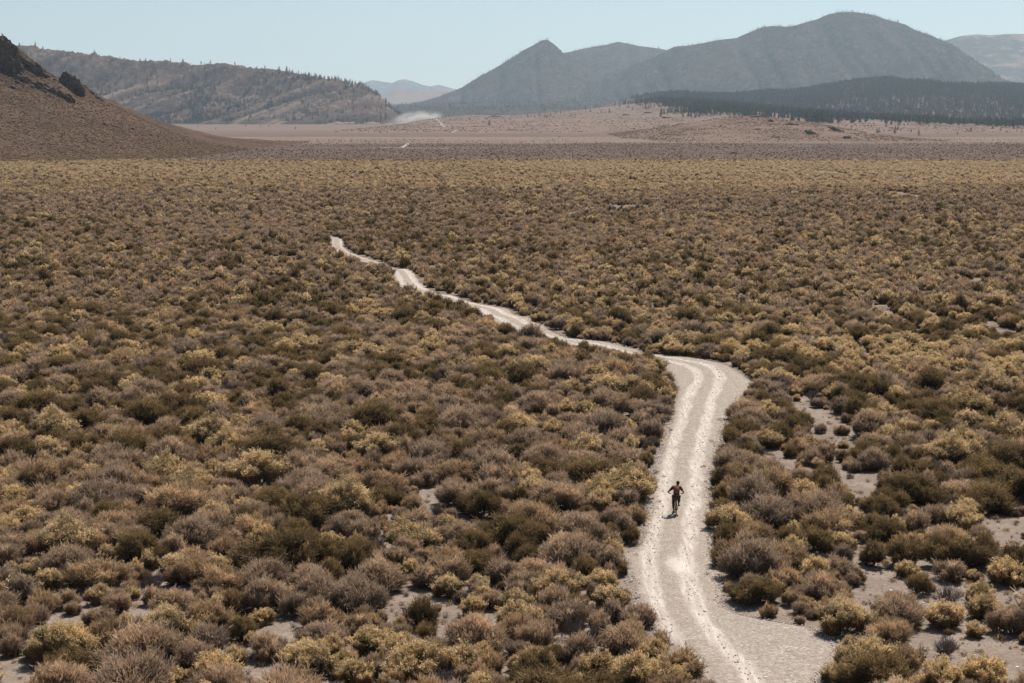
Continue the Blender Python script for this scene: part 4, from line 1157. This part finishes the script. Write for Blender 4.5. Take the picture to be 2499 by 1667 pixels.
# gravel stones on the road and its turnouts
rg = np.random.default_rng(19)
ny_ = 60000
sy = RY0 + 2 + (rg.uniform(0, 1, ny_) ** 1.6) * 120
su = rg.uniform(-.04, 1.04, ny_)
sl, sr, sc_ = np.interp(sy, _ry, _rl), np.interp(sy, _ry, _rr), np.interp(sy, _ry, _rc)
sx = sl + (sr - sl) * su
lat = sx - sc_
k = rg.uniform(0, 1, ny_) < np.where(np.abs(np.abs(lat) - .85) < .35, .16, .75) * np.clip((sr - sl) / 6, .4, 1.6)
sx, sy = sx[k], sy[k]
ss = np.clip(rg.lognormal(-3.7, .42, len(sx)), .012, .075)
scatter('gravel', dict(co=np.stack((sx, sy, gz(sx, sy) + .06), 1), rot=np.stack((0 * sx, 0 * sx, rg.uniform(0, 6.28, len(sx))), 1), size=np.stack((ss, ss, ss), 1), proto=rg.integers(0, 4, len(sx)), tint=rg.uniform(0, 1, len(sx))),
        [stone_mesh(40 + i) for i in range(4)], 'pale loose gravel strewn over the dirt road and its turnouts', 'gravel')

# pebbles and litter on the sand
rg = np.random.default_rng(23)
qx, qy = jitter_grid(46, 112, .33, 92)
k = (rg.uniform(0, 1, len(qx)) < .5) & road_clear(qx, qy, .0) & (fbm(qx / 3, qy / 4, 2, 93) > .42)
qx, qy = qx[k], qy[k]
qs = np.clip(rg.lognormal(-3.7, .5, len(qx)), .012, .11)
scatter('pebbles', dict(co=np.stack((qx, qy, gz(qx, qy) + .005), 1), rot=np.stack((0 * qx, 0 * qx, rg.uniform(0, 6.28, len(qx))), 1), size=np.stack((qs, qs, qs), 1), proto=rg.integers(0, 4, len(qx)), tint=rg.uniform(0, 1, len(qx))),
        [stone_mesh(60 + i, 'pebble' if i < 2 else 'soilstone') for i in range(4)], 'small stones lying on the sand between the shrubs', 'pebbles')

# ------------------------------------------------------------------ pines
def pine_shape(seed, tiers, per, stem_=True):
    rg = np.random.default_rng(seed)
    V, F_, n = [], [], 0
    for q in range(tiers):
        f = q / (tiers - 1)
        zc = .16 + .80 * f
        rad = (.24 * (1 - f) ** .8 + .02) * rg.uniform(.8, 1.2)
        for j in range(per):
            a = rg.uniform(0, 6.28)
            d = np.array((math.cos(a), math.sin(a), 0)); s_ = np.array((-d[1], d[0], 0))
            rr_ = rad * rg.uniform(.6, 1.2)
            b = np.array((0, 0, zc + rg.uniform(-.03, .05)))
            V += [b + np.array((0, 0, .06)), b + d * rr_ + s_ * rr_ * .42 + (0, 0, -.05), b + d * rr_ - s_ * rr_ * .42 + (0, 0, -.05 + rg.uniform(-.02, .03))]
            F_.append((n, n + 1, n + 2)); n += 3
    V = np.array(V)
    return V, np.array(F_), rg.uniform(.2, 1, len(V)), np.repeat(rg.uniform(.1, .9, len(V) // 3), 3)
def pine_trunk():
    a = np.linspace(0, 2 * np.pi, 5, endpoint=False)
    lo = np.stack((np.cos(a) * .022, np.sin(a) * .022, a * 0 - .02), 1); hi = np.stack((np.cos(a) * .006, np.sin(a) * .006, a * 0 + .92), 1)
    f = [(i, (i + 1) % 5, 5 + (i + 1) % 5, 5 + i) for i in range(5)]
    return np.vstack((lo, hi)), np.array(f)
def pine_mesh(seed, tiers, per):
    v, f, t, va = pine_shape(seed, tiers, per)
    tv, tf = pine_trunk()
    return mesh_from('pine_shape', np.vstack((v, tv)), [f, tf + len(v)], [M['pine'], M['bark']], False, [0, 1], {'tip': np.concatenate((t, np.full(len(tv), .5))), 'var': np.concatenate((va, np.full(len(tv), .5)))})
PM = [pine_mesh(900 + i, 8, 7) for i in range(4)]
PF = [pine_mesh(950 + i, 5, 5) for i in range(3)]
def wood(name, lst, meshes, label, hmin, hmax, seed):
    x = np.concatenate([a[0] for a in lst]); y = np.concatenate([a[1] for a in lst]); z = np.concatenate([a[2] for a in lst])
    rg = np.random.default_rng(seed)
    h = rg.uniform(hmin, hmax, len(x)) * rg.uniform(.75, 1.1, len(x)); w = h * rg.uniform(.8, 1.25, len(x))
    scatter(name, dict(co=np.stack((x, y, z - .4), 1), rot=np.stack((0 * x, 0 * x, rg.uniform(0, 6.28, len(x))), 1), size=np.stack((w, w, h), 1), proto=rg.integers(0, len(meshes), len(x)), tint=rg.uniform(0, 1, len(x))), meshes, label, 'forest')
    print(name, len(x))
EDGE = np.array([(1500, 250), (1560, 258), (1600, 263), (1640, 270), (1695, 276), (1772, 279), (1850, 284), (1982, 296), (2078, 294), (2173, 299), (2326, 303), (2499, 311), (2800, 312)], float)
def wood_mask(x, y, z, t, g):
    px, py = to_px(x, y, z)
    n_ = fbm(x / 70, y / 110, 3, 401)
    dens = np.clip((np.interp(px, EDGE[:, 0], EDGE[:, 1]) + 46 * (n_ - .55) + g.normal(0, 9, len(x)) - py) / 36, 0, np.where(y > 4900, .9, .42)) * np.clip((px - 1430 - 120 * (n_ - .3)) / 190, 0, 1)
    bare = np.exp(-(((px - 2340) / 110) ** 2)) * np.clip((206 - py) / 6 + 1, 0, 1)
    return (t < .15) & (g.uniform(0, 1, len(x)) < dens * (1 - .93 * bare) * np.clip(.35 + 1.6 * (fbm(x / 45, y / 60, 2, 406) - .15), .2, 1))
wood('forest', [hill_points(H['wood'], 62000, 31, -1, .15, wood_mask), hill_points(H['foot'], 90000, 37, -.75, .3, wood_mask)], PM, 'dark pine forest covering the low hill below the tallest mountain', 11, 17, 1)
def ridge_mask(x, y, z, t, g):
    g1 = vnoise((x - .55 * (y - 5100)) / 85, y / 900, 12 + 77)
    g2 = fbm(x / 60, y / 120, 3, 402)
    crest = (np.abs(t) < .06) & (x > -700)
    low = np.clip((np.abs(t) - .25) / .3, 0, 1)
    d = low * np.clip((.85 * (1 - np.abs(2 * g1 - 1)) + .5 * g2 - .68) * 4.5, 0, 1)
    d = np.where(crest, np.clip((x + 900) / 900, 0, .35), np.clip(d, 0, 1) * .75 + .03)
    return g.uniform(0, 1, len(x)) < d
wood('ridge_trees', [hill_points(H['ridge'], 46000, 32, -.93, .06, ridge_mask)], PM, 'scattered dark pines in the gullies and along the crest of the long ridge', 9, 16, 2)
full = lambda lo: (lambda x, y, z, t, g: g.uniform(0, 1, len(x)) < np.clip((.6 * fbm(x / 160, y / 260, 3, 403) + .4 * fbm(x / 40, y / 70, 2, 404) - lo - .08) * 4.0, .03, 1))
wood('mountain_forest', [hill_points(H['big'], 30000, 33, -1, .06, full(.30)), hill_points(H['cone'], 15000, 34, -1, .06, full(.30)), hill_points(H['saddle'], 9000, 35, -.8, .06, full(.32)), hill_points(H['apron'], 9000, 36, -.9, .15, full(.25))],
     PF, 'far conifer forest over the pointed peak and the mountains beside it', 9, 17, 3)

# single pines standing out on the tan slopes
Z1, Z2, Z3 = (0, 0, .3829), (800, 0, .3829), (1600, 0, .3824)
PINES = [(Z2, 1030, 803, 40, 'tallest single dark pine in the middle of the tan foothill'), (Z2, 906, 768, 26, 'round dark pine left of the tallest single pine on the foothill'),
         (Z2, 1275, 746, 24, ''), (Z2, 1350, 740, 28, ''), (Z2, 1384, 750, 24, ''), (Z2, 1398, 750, 24, ''), (Z2, 1420, 738, 22, ''), (Z2, 1455, 726, 20, ''), (Z2, 1485, 724, 24, ''), (Z2, 1550, 740, 22, ''), (Z2, 1578, 738, 20, ''), (Z2, 1438, 750, 16, ''),
         (Z2, 1642, 700, 26, ''), (Z2, 1675, 716, 24, ''), (Z2, 1705, 690, 30, ''), (Z2, 1725, 685, 30, ''), (Z2, 1740, 720, 24, ''), (Z2, 1795, 722, 34, ''), (Z2, 1830, 672, 34, ''), (Z2, 1860, 684, 32, ''), (Z2, 1897, 664, 32, ''), (Z2, 1943, 702, 26, ''), (Z2, 1975, 668, 30, ''), (Z2, 1560, 715, 0, ''),
         (Z2, 728, 748, 14, ''), (Z2, 770, 746, 18, ''), (Z3, 1335, 812, 18, ''), (Z3, 1375, 812, 22, ''), (Z3, 1412, 850, 38, 'left pine of the close pair on the pale flat right of the mound'), (Z3, 1426, 846, 34, 'right pine of the close pair on the pale flat right of the mound'),
         (Z3, 1470, 812, 34, ''), (Z3, 1528, 856, 60, 'tall dark pine right of the close pair on the pale flat'), (Z3, 1546, 830, 44, ''), (Z3, 1556, 800, 34, ''), (Z3, 1630, 844, 26, ''), (Z3, 1680, 868, 44, 'slim dark pine standing lowest on the pale flat'), (Z3, 1690, 800, 18, ''),
         (Z3, 1787, 820, 22, ''), (Z3, 1815, 834, 14, ''), (Z3, 1926, 860, 26, ''), (Z3, 1985, 836, 18, ''), (Z3, 2012, 842, 36, ''), (Z3, 2150, 822, 30, ''), (Z3, 2200, 838, 28, ''), (Z3, 2285, 824, 34, ''), (Z3, 2312, 820, 34, ''), (Z3, 1500, 800, 26, ''), (Z3, 1610, 800, 24, ''),
         (Z1, 1375, 826, 16, ''), (Z1, 1260, 812, 14, ''), (Z1, 1565, 808, 18, ''), (Z1, 1882, 824, 20, ''), (Z1, 1715, 808, 14, ''), (Z1, 1660, 806, 14, '')]
proto = None
for q, (z, x, y, hpx, lab) in enumerate(PINES):
    if not hpx: continue
    px, py = zpx(z, x, y)
    p = hit(px, py)
    if p is None: continue
    hgt = hpx * z[2] / ppm(p[1])
    rgp = random.Random(q)
    if proto is None:
        o = link('pine_tree', PM[0]); proto = o
    else:
        o = proto.copy(); COL.objects.link(o); o.data = PM[q % 4]
    o.location = (p[0], p[1], p[2] - .3)
    wd = hgt * rgp.uniform(.9, 1.3)
    o.scale = (wd, wd, hgt); o.rotation_euler = (0, 0, rgp.uniform(0, 6))
    o['tint'] = rgp.random()
    if z is Z1: g_, l_ = 'pines along the foot of the ridge', 'tiny lone pine on the flat at the foot of the long ridge'
    elif z is Z3: g_, l_ = 'pines on the pale flat', 'small dark pine standing apart on the pale flat below the forest edge'
    elif x > 1600: g_, l_ = 'pines at the forest tip', 'small dark pine on the tan slope where the forest thins out'
    else: g_, l_ = 'pines on the foothill', 'tiny dark pine dotted along the top of the tan foothill'
    tag(o, lab or l_, 'tree', g_)

# dark rock outcrops
def outcrop(px, py, wpx, hpx, seed, lean=0.0, depth_k=.6):
    p = hit(px, py)
    if p is None: return None
    s_ = ppm(p[1])
    w, h = wpx / s_, hpx / s_ * (1 if p[1] < 1400 else .55)
    rg = np.random.default_rng(seed)
    bm = bmesh.new(); bmesh.ops.create_icosphere(bm, subdivisions=4, radius=1.0)
    c = np.array([v.co for v in bm.verts])
    n_ = fbm(c[:, 0] * 2.3 + seed, c[:, 1] * 2.3 + c[:, 2] * 1.7, 4, seed) - .5
    n2 = np.abs(fbm(c[:, 0] * 6 + seed, c[:, 2] * 4 + c[:, 1] * 3, 3, seed + 3) - .5) * 1.6
    c = c * (1 + 1.0 * n_ - .5 * n2)[:, None]
    c[:, 2] = np.where(c[:, 2] < 0, c[:, 2] * .5, c[:, 2])
    for v, q in zip(bm.verts, c):
        v.co = (q[0] * w / 2, q[1] * w / 2 * depth_k, q[2] * h + lean * q[0] * w / 2)
    me = bpy.data.meshes.new('rock_outcrop'); bm.to_mesh(me); bm.free()
    me.materials.append(M['lava' if p[1] < 1400 else 'rubble'])
    o = link('rock_outcrop', me)
    o.location = (p[0], p[1] + w * .08, p[2])
    return o
ROCKS = [(Z1, 40, 440, 210, 170, -.42, 'dark broken rock outcrop at the top of the brown hillside, cut by the frame'), (Z1, 235, 470, 150, 62, -.5, 'dark sloping rock ledge below the top outcrop of the brown hillside'),
         (Z1, 452, 555, 150, 78, -.55, 'dark craggy outcrop jutting from the edge of the brown hillside'), (Z1, 300, 575, 190, 40, -.42, 'long dark rock band under the craggy outcrop of the brown hillside'), (Z1, 430, 640, 90, 42, -.5, 'small dark rock at the lower end of the long rock band'),
         (Z1, 120, 400, 110, 60, -.6, 'dark cliff step on the skyline right of the top outcrop'), (Z1, 20, 350, 120, 110, -.5, 'highest dark rock crag at the left frame edge on the hillside'), (Z1, 150, 520, 130, 40, -.4, 'broken dark rock band right below the top outcrop of the brown hillside'),
         (Z1, 370, 610, 90, 36, -.5, 'dark rock step between the long rock band and the small rock below it'), (Z1, 500, 590, 70, 40, -.6, 'dark rock just below the craggy outcrop on the skyline'),
         (Z1, 630, 634, 60, 16, -.5, 'small dark rock low on the edge of the brown hillside'),
         (Z2, 1075, 745, 60, 12, -.1, 'flat dark rock on the crest of the tan foothill'), (Z2, 2040, 722, 60, 16, .0, 'dark rock on the foothill just below the forest tip'), (Z2, 2165, 752, 70, 14, -.1, 'dark rock below the rock under the forest tip'), (Z2, 1900, 735, 50, 12, 0, 'small dark rock on the foothill left of the forest tip'),
         (Z2, 2120, 808, 60, 10, .15, 'thin dark rock on the left flank of the mound'), (Z2, 2240, 793, 60, 10, .15, 'thin dark rock higher on the left flank of the mound'),
         (Z3, 660, 748, 110, 20, .05, 'dark rock strip on the crest of the mound'), (Z3, 735, 778, 40, 28, 0, 'squat dark rock just under the crest of the mound'), (Z3, 870, 798, 90, 22, -.1, 'dark rock patch right of the crest of the mound'), (Z3, 655, 828, 44, 16, 0, 'small dark rock in the middle of the mound'),
         (Z3, 770, 878, 60, 14, 0, 'dark rock low on the front of the mound'), (Z3, 1000, 858, 90, 34, -.35, 'large dark rock on the right flank of the mound'), (Z3, 1170, 838, 150, 26, -.38, 'long dark rock rim along the right end of the mound'), (Z3, 1225, 884, 56, 26, -.2, 'dark rock at the very tip of the mound'),
         (Z3, 500, 980, 60, 10, 0, 'dark flat rock alone on the brown flat in front of the mound'), (Z3, 75, 860, 40, 10, 0, 'small dark rock on the left foot of the mound')]
for q, (z, x, y, w, h, ln, lab) in enumerate(ROCKS):
    px, py = zpx(z, x, y)
    o = outcrop(px, py, w * z[2], h * z[2], 60 + q, ln)
    if o: tag(o, lab, 'rock', 'dark rock outcrops on the hillside' if z is Z1 else 'dark rocks on the tan slopes')

# far glimpses of the road
def strip(name, pts_px, width, label):
    P = [hit(a, b) for a, b in pts_px]
    P = np.array([p for p in P if p is not None])
    if len(P) < 2: return
    t = np.linspace(0, len(P) - 1, 12 * (len(P) - 1) + 1)
    X = np.interp(t, range(len(P)), P[:, 0]); Y = np.interp(t, range(len(P)), P[:, 1])
    tx, ty = np.gradient(X), np.gradient(Y); nrm = np.hypot(tx, ty) + 1e-9
    ox, oy = -ty / nrm, tx / nrm
    v = []
    for k_ in (-1, -.33, .33, 1):
        xx, yy = X + ox * width / 2 * k_, Y + oy * width / 2 * k_
        v.append(np.stack((xx, yy, surface_z(xx, yy) + .35 * (1 if abs(k_) < .5 else .3)), 1))
    v = np.stack(v, 1).reshape(-1, 3)
    n_ = len(X); f = []
    for i in range(n_ - 1):
        for j in range(3): f.append((i * 4 + j, i * 4 + j + 1, i * 4 + 5 + j, i * 4 + 4 + j))
    o = link(name, mesh_from(name, v, np.array(f), [M['track']], True))
    tag(o, label, 'road', kind='structure')
M['track'] = plain('pale_track', (.28, .235, .20), .95, scale=.2)
strip('dirt_road', [(1064, 290), (1074, 299), (1085, 310)], 5, 'straight pale stretch of road climbing the tan foothill beside the dust')
strip('dirt_road', [(980, 361), (988, 356), (997, 351)], 3, 'short pale stretch of road on the dark flat')
strip('dirt_road', [(930, 361), (1010, 362), (1098, 363)], 2, 'thin pale track crossing the dark flat')
strip('dirt_road', [(640, 403), (650, 398), (662, 388)], 2.5, 'short pale stretch of road below the brown hillside')
strip('dirt_road', [(1100, 324), (1112, 319), (1122, 316)], 4, 'short pale stretch of road at the foot of the tan foothill')

# ------------------------------------------------------------------ cyclist
M['skin'] = plain('skin', (.36, .19, .12), .55, var=.08)
M['maroon'] = plain('maroon_cloth', (.12, .033, .024), .85, var=.25)
M['pack'] = plain('rust_pack_cloth', (.24, .075, .04), .8, var=.25)
M['trousers'] = plain('dark_cloth', (.062, .032, .027), .85)
M['black'] = plain('black_rubber', (.02, .02, .02), .7)
M['frame'] = plain('dark_paint', (.045, .035, .035), .35, spec=.5)
M['metal'] = plain('grey_metal', (.35, .34, .33), .35, metal=.9)
M['hair'] = plain('dark_hair', (.022, .015, .012), .7)
M['eye'] = plain('eye_white', (.7, .68, .65), .3)
M['lip'] = plain('lip', (.30, .12, .10), .5)

def skinned(name, nodes, edges, mat, parent, levels=2, root=0):
    """one continuous surface grown round a skeleton: nodes (x,y,z,r) or (x,y,z,(rx,ry))"""
    me = bpy.data.meshes.new(name)
    me.from_pydata([n[:3] for n in nodes], edges, [])
    o = bpy.data.objects.new(name, me); COL.objects.link(o)
    sk = o.modifiers.new('skin', 'SKIN'); sk.use_smooth_shade = True
    for i, n in enumerate(nodes):
        r_ = n[3]
        me.skin_vertices[0].data[i].radius = r_ if isinstance(r_, tuple) else (r_, r_)
        me.skin_vertices[0].data[i].use_root = (i == root)
    sb = o.modifiers.new('sub', 'SUBSURF'); sb.levels = levels; sb.render_levels = levels
    dg = bpy.context.evaluated_depsgraph_get()
    new = bpy.data.meshes.new_from_object(o.evaluated_get(dg))
    o.modifiers.clear(); o.data = new
    new.materials.clear(); new.materials.append(mat)
    for p in new.polygons: p.use_smooth = True
    if parent is not None: o.parent = parent
    return o

bx, by = ground_at(1650, 1258)
tx, ty = ground_at(1660, 1190)
heading = -math.atan2(bx, by) * 1.0 + .02
zroad = float(gz(bx, by)) + .035
bike = empty('bicycle', (bx, by, zroad), heading)
tag(bike, 'dark bicycle ridden along the pale dirt road, seen from behind', 'bicycle')
WR = .345
def wheel(yc, parent):
    w = MB(); a = np.linspace(0, 2 * np.pi, 36, endpoint=False)
    w.tube(np.stack((0 * a, yc + (WR - .024) * np.cos(a), WR + (WR - .024) * np.sin(a)), 1), .024, 8, True)
    t_ = w.build('wheel', M['black'], parent)
    rm = MB(); rm.tube(np.stack((0 * a, yc + (WR - .055) * np.cos(a), WR + (WR - .055) * np.sin(a)), 1), .012, 6, True)
    rm.build('rim', M['metal'], t_)
    sp = MB()
    for q in range(16):
        an = q * math.pi / 8
        sp.tube([((.02 if q % 2 else -.02), yc, WR), (0, yc + (WR - .06) * math.cos(an), WR + (WR - .06) * math.sin(an))], .0016, 4)
    sp.tube([(-.05, yc, WR), (.05, yc, WR)], .018, 8)
    sp.build('spokes', M['metal'], t_)
wheel(0, bike); wheel(1.06, bike)
BB, ST, HT, HB = (0, .44, .30), (0, .26, .80), (0, .86, .88), (0, .92, .72)
fr = MB()
fr.tube([BB, ST], .017); fr.tube([ST, HT], .017); fr.tube([BB, HB], .020); fr.tube([HT, HB], .019)
for s_ in (-1, 1):
    fr.tube([(s_ * .06, 0, WR), (s_ * .03, .40, .30)], .009); fr.tube([(s_ * .06, 0, WR), (s_ * .02, .26, .78)], .008)
fr.build('frame', M['frame'], bike)
fk = MB()
for s_ in (-1, 1): fk.tube([(s_ * .03, .935, .68), (s_ * .055, .99, .52), (s_ * .055, 1.06, WR)], .012)
fk.tube([(-.04, .93, .69), (.04, .93, .69)], .014); fk.build('fork', M['frame'], bike)
hb = MB(); hb.tube([HT, (0, .85, .97), (0, .88, 1.0)], .015)
hb.tube([(-.37, .80, 1.02), (-.24, .86, 1.02), (-.08, .89, 1.0), (.08, .89, 1.0), (.24, .86, 1.02), (.37, .80, 1.02)], .012)
hbo = hb.build('handlebar', M['frame'], bike)
for s_ in (-1, 1):
    gp = MB(); gp.tube([(s_ * .27, .845, 1.02), (s_ * .375, .798, 1.02)], .017); gp.build('grip', M['black'], hbo)
sd = MB(); sd.tube([ST, (0, .235, .90)], .014)
sd.build('seatpost', M['metal'], bike)
sd = MB(); sd.tube([(0, .08, .935), (0, .16, .94), (0, .26, .93), (0, .36, .925)], [.055, .072, .04, .02], 10); sdo = sd.build('saddle', M['black'], bike)
ck = MB(); ck.tube([(-.075, .44, .30), (.075, .44, .30)], .016)
PL, PR = (-.075, .40, .135), (.075, .48, .465)
ck.tube([(-.075, .44, .30), PL], .011); ck.tube([(.075, .44, .30), PR], .011)
a = np.linspace(0, 2 * np.pi, 20, endpoint=False)
ck.tube(np.stack((0 * a + .055, .44 + .085 * np.cos(a), .30 + .085 * np.sin(a)), 1), .007, 5, True)
cko = ck.build('crank', M['metal'], bike)
for P_, s_ in ((PL, -1), (PR, 1)):
    pd = MB(); pd.tube([(s_ * .09, P_[1], P_[2]), (s_ * .19, P_[1], P_[2])], [.03, .03], 6); pd.build('pedal', M['black'], cko)

per = empty('person', (bx, by, zroad), heading)
tag(per, 'cyclist in maroon top and dark trousers, bent forward, riding away on the dirt road', 'person')
# skeleton: pelvis first
nd = [(0.00, .20, 1.00, (.145, .13)),      # 0 pelvis
      (0.01, .31, 1.14, (.135, .11)),      # 1 waist
      (0.02, .44, 1.29, (.165, .115)),     # 2 chest
      (0.03, .54, 1.39, (.15, .09)),       # 3 upper chest
      (0.05, .61, 1.455, .060),            # 4 neck
      (0.075, .665, 1.51, (.066, .074)),   # 5 head base
      (0.085, .69, 1.575, (.078, .098)),   # 6 head
      (0.09, .69, 1.635, (.07, .088)),     # 7 crown
      (-.165, .545, 1.395, .075), (-.285, .56, 1.27, .055), (-.405, .56, 1.145, .046), (-.385, .70, 1.075, .040), (-.355, .80, 1.045, .030),     # 8-12 left arm
      (.215, .545, 1.395, .075), (.29, .58, 1.265, .055), (.375, .61, 1.14, .046), (.375, .73, 1.075, .040), (.36, .80, 1.045, .030),          # 13-17 right arm
      (-.105, .22, .95, .105), (-.125, .40, .85, .092), (-.135, .60, .72, .066), (-.13, .48, .50, .062), (-.125, .385, .255, .042),             # 18-22 left leg
      (.105, .22, .95, .105), (.135, .43, .93, .092), (.15, .66, .90, .066), (.14, .56, .70, .062), (.13, .465, .56, .042),                    # 23-27 right leg
      (-.13, .40, .185, .040), (-.135, .50, .155, .034),                                                                                        # left foot
      (.13, .47, .51, .040), (.135, .58, .495, .034)]
ed = [(0, 1), (1, 2), (2, 3), (3, 4), (4, 5), (5, 6), (6, 7), (3, 8), (8, 9), (9, 10), (10, 11), (11, 12), (3, 13), (13, 14), (14, 15), (15, 16), (16, 17),
      (0, 18), (18, 19), (19, 20), (20, 21), (21, 22), (0, 23), (23, 24), (24, 25), (25, 26), (26, 27), (22, 28), (28, 29), (27, 30), (30, 31)]
# hands: palm over the grip, five fingers curled round it, thumb below
def hand(wrist, s_):
    x0, y0, z0 = nd[wrist][:3]
    palm = len(nd)
    nd.append((s_ * .335, .845, 1.048, (.030, .018))); ed.append((wrist, palm))
    for q, (off, ln) in enumerate(((-.030, .050), (-.010, .056), (.010, .053), (.028, .042))):
        k0 = len(nd)
        nd.append((s_ * (.335 - off * .9), .87 + off * .35, 1.044, .0095)); ed.append((palm, k0))
        nd.append((s_ * (.335 - off * .9), .878 + off * .35, 1.012, .0088)); ed.append((k0, k0 + 1))
        nd.append((s_ * (.335 - off * .9), .85 + off * .35, .998 + (.056 - ln), .008)); ed.append((k0 + 1, k0 + 2))
    k0 = len(nd)
    nd.append((s_ * .295, .838, 1.03, .011)); ed.append((palm, k0))
    nd.append((s_ * .285, .85, 1.005, .009)); ed.append((k0, k0 + 1))
hand(12, -1); hand(17, 1)
body = skinned('body', nd, ed, M['skin'], per, 2, 0)
# face, ears, hair on the head (turned along the road)
hc = np.array((.087, .70, 1.60))
fc = MB(); fc.ball(hc + (0, .098, -.02), (.016, .022, .022)); fc.build('nose', M['skin'], per)
for s_ in (-1, 1):
    e_ = MB(); e_.ball(hc + (s_ * .032, .083, .008), .013); e_.build('eye', M['eye'], per)
    e_ = MB(); e_.ball(hc + (s_ * .079, -.01, -.012), (.012, .022, .032)); e_.build('ear', M['skin'], per)
mo = MB(); mo.ball(hc + (0, .088, -.058), (.026, .010, .008)); mo.build('mouth', M['lip'], per)
hr = MB(); hr.ball(hc + (0, -.018, .028), (.088, .105, .085), 16, 10); hr.ball(hc + (0, -.06, -.025), (.07, .055, .065), 12, 8); hr.build('hair', M['hair'], per)
# clothes follow the body a little proud of it
sh_n = [(0, .19, .99, (.165, .15)), (.01, .31, 1.14, (.158, .132)), (.02, .44, 1.29, (.188, .137)), (.03, .54, 1.385, (.175, .108)), (.045, .59, 1.425, .078),
        (-.165, .545, 1.395, .094), (-.27, .557, 1.285, .072), (-.33, .56, 1.225, .066), (.215, .545, 1.395, .094), (.275, .572, 1.285, .072), (.315, .59, 1.225, .066)]
skinned('shirt', sh_n, [(0, 1), (1, 2), (2, 3), (3, 4), (3, 5), (5, 6), (6, 7), (3, 8), (8, 9), (9, 10)], M['maroon'], per, 2, 0)
tr_n = [(0, .20, .99, (.162, .15)), (-.108, .22, .95, .122), (-.127, .40, .85, .108), (-.137, .60, .72, .082), (-.132, .48, .50, .078), (-.126, .40, .30, .058),
        (.108, .22, .95, .122), (.137, .43, .93, .108), (.152, .66, .90, .082), (.142, .56, .70, .078), (.131, .475, .60, .058)]
skinned('trousers', tr_n, [(0, 1), (1, 2), (2, 3), (3, 4), (4, 5), (0, 6), (6, 7), (7, 8), (8, 9), (9, 10)], M['trousers'], per, 2, 0)
for s_, (fx, fy, fz) in ((-1, (-.132, .44, .165)), (1, (.132, .52, .498))):
    sb = MB(); sb.tube([(fx, fy - .10, fz + .0), (fx, fy - .04, fz + .005), (fx, fy + .06, fz - .002), (fx + s_ * .005, fy + .15, fz - .012)], [.030, .045, .046, .028], 10)
    sb.build('shoe', M['black'], per)
# pack on the rider's back
pk = empty('backpack', (bx, by, zroad), heading)
tag(pk, 'rust brown backpack on the back of the cyclist', 'backpack')
skinned('bag', [(.015, .17, 1.17, (.12, .075)), (.02, .27, 1.31, (.145, .088)), (.025, .37, 1.42, (.135, .075)), (.03, .43, 1.47, (.10, .05))], [(0, 1), (1, 2), (2, 3)], M['pack'], pk, 2, 0)
st_ = MB(); st_.tube([(-.10, .40, 1.45), (-.13, .50, 1.50), (-.13, .61, 1.44), (-.11, .58, 1.30)], .018); st_.tube([(.15, .40, 1.45), (.18, .50, 1.50), (.18, .61, 1.44), (.15, .58, 1.30)], .018)
st_.build('strap', M['pack'], pk)

# ------------------------------------------------------------------ dust raised on the far road
def dust_cloud():
    p = hit(1040, 300)
    d0 = 4480.0
    c = at_depth(1010, 295, d0)
    bm = bmesh.new(); bmesh.ops.create_icosphere(bm, subdivisions=3, radius=1.0)
    me = bpy.data.meshes.new('dust'); bm.to_mesh(me); bm.free()
    m, n, l = new_mat('dust_in_air')
    out = n.new('ShaderNodeOutputMaterial'); pv = n.new('ShaderNodeVolumePrincipled')
    pv.inputs['Color'].default_value = (.93, .88, .84, 1)
    pv.inputs['Anisotropy'].default_value = .3
    tc = n.new('ShaderNodeTexCoord')
    sp = n.new('ShaderNodeSeparateXYZ'); l.new(tc.outputs['Object'], sp.inputs[0])
    ln = n.new('ShaderNodeVectorMath'); ln.operation = 'LENGTH'; l.new(tc.outputs['Object'], ln.inputs[0])
    fall = maprange(n, l, ln.outputs['Value'], 1.0, .2, 0, 1, True)
    nz = noise_n(n, l, scaled(n, l, tc.outputs['Object'], (1, 1, 1)), 2.6, 4, .6)
    head = maprange(n, l, sp.outputs[0], -.6, .9, .25, 1.0)
    dn = math_n(n, l, 'MULTIPLY', math_n(n, l, 'MULTIPLY', fall, maprange(n, l, nz, .38, .65)), math_n(n, l, 'MULTIPLY', head, .15))
    l.new(dn, pv.inputs['Density'])
    l.new(pv.outputs[0], out.inputs['Volume'])
    me.materials.append(m)
    o = link('dust', me)
    o.location = (c[0], d0, 8.0)
    o.scale = (88, 60, 30)
    o.rotation_euler = (0, R(-8), 0)
    tag(o, 'pale dust plume drifting off the far road at the foot of the long ridge', 'dust', kind='stuff')
dust_cloud()

# ------------------------------------------------------------------ air
def haze():
    x0, x1, y0, y1, z0, z1 = -7900, 7900, -90, 22500, -4.0, 800
    v = [(a, b, c) for c in (z0, z1) for b in (y0, y1) for a in (x0, x1)]
    f = np.array([(0, 2, 3, 1), (4, 5, 7, 6), (0, 1, 5, 4), (2, 6, 7, 3), (0, 4, 6, 2), (1, 3, 7, 5)])
    m, n, l = new_mat('desert_air')
    out = n.new('ShaderNodeOutputMaterial'); pv = n.new('ShaderNodeVolumePrincipled')
    pv.inputs['Color'].default_value = (.68, .84, 1.0, 1)
    pv.inputs['Density'].default_value = HAZE_DENSITY
    pv.inputs['Anisotropy'].default_value = .25
    l.new(pv.outputs[0], out.inputs['Volume'])
    o = link('haze', mesh_from('haze', np.array(v, float), f, [m]))
    tag(o, 'thin pale blue haze in the air between the plain and the mountains', 'haze', kind='stuff')
haze()
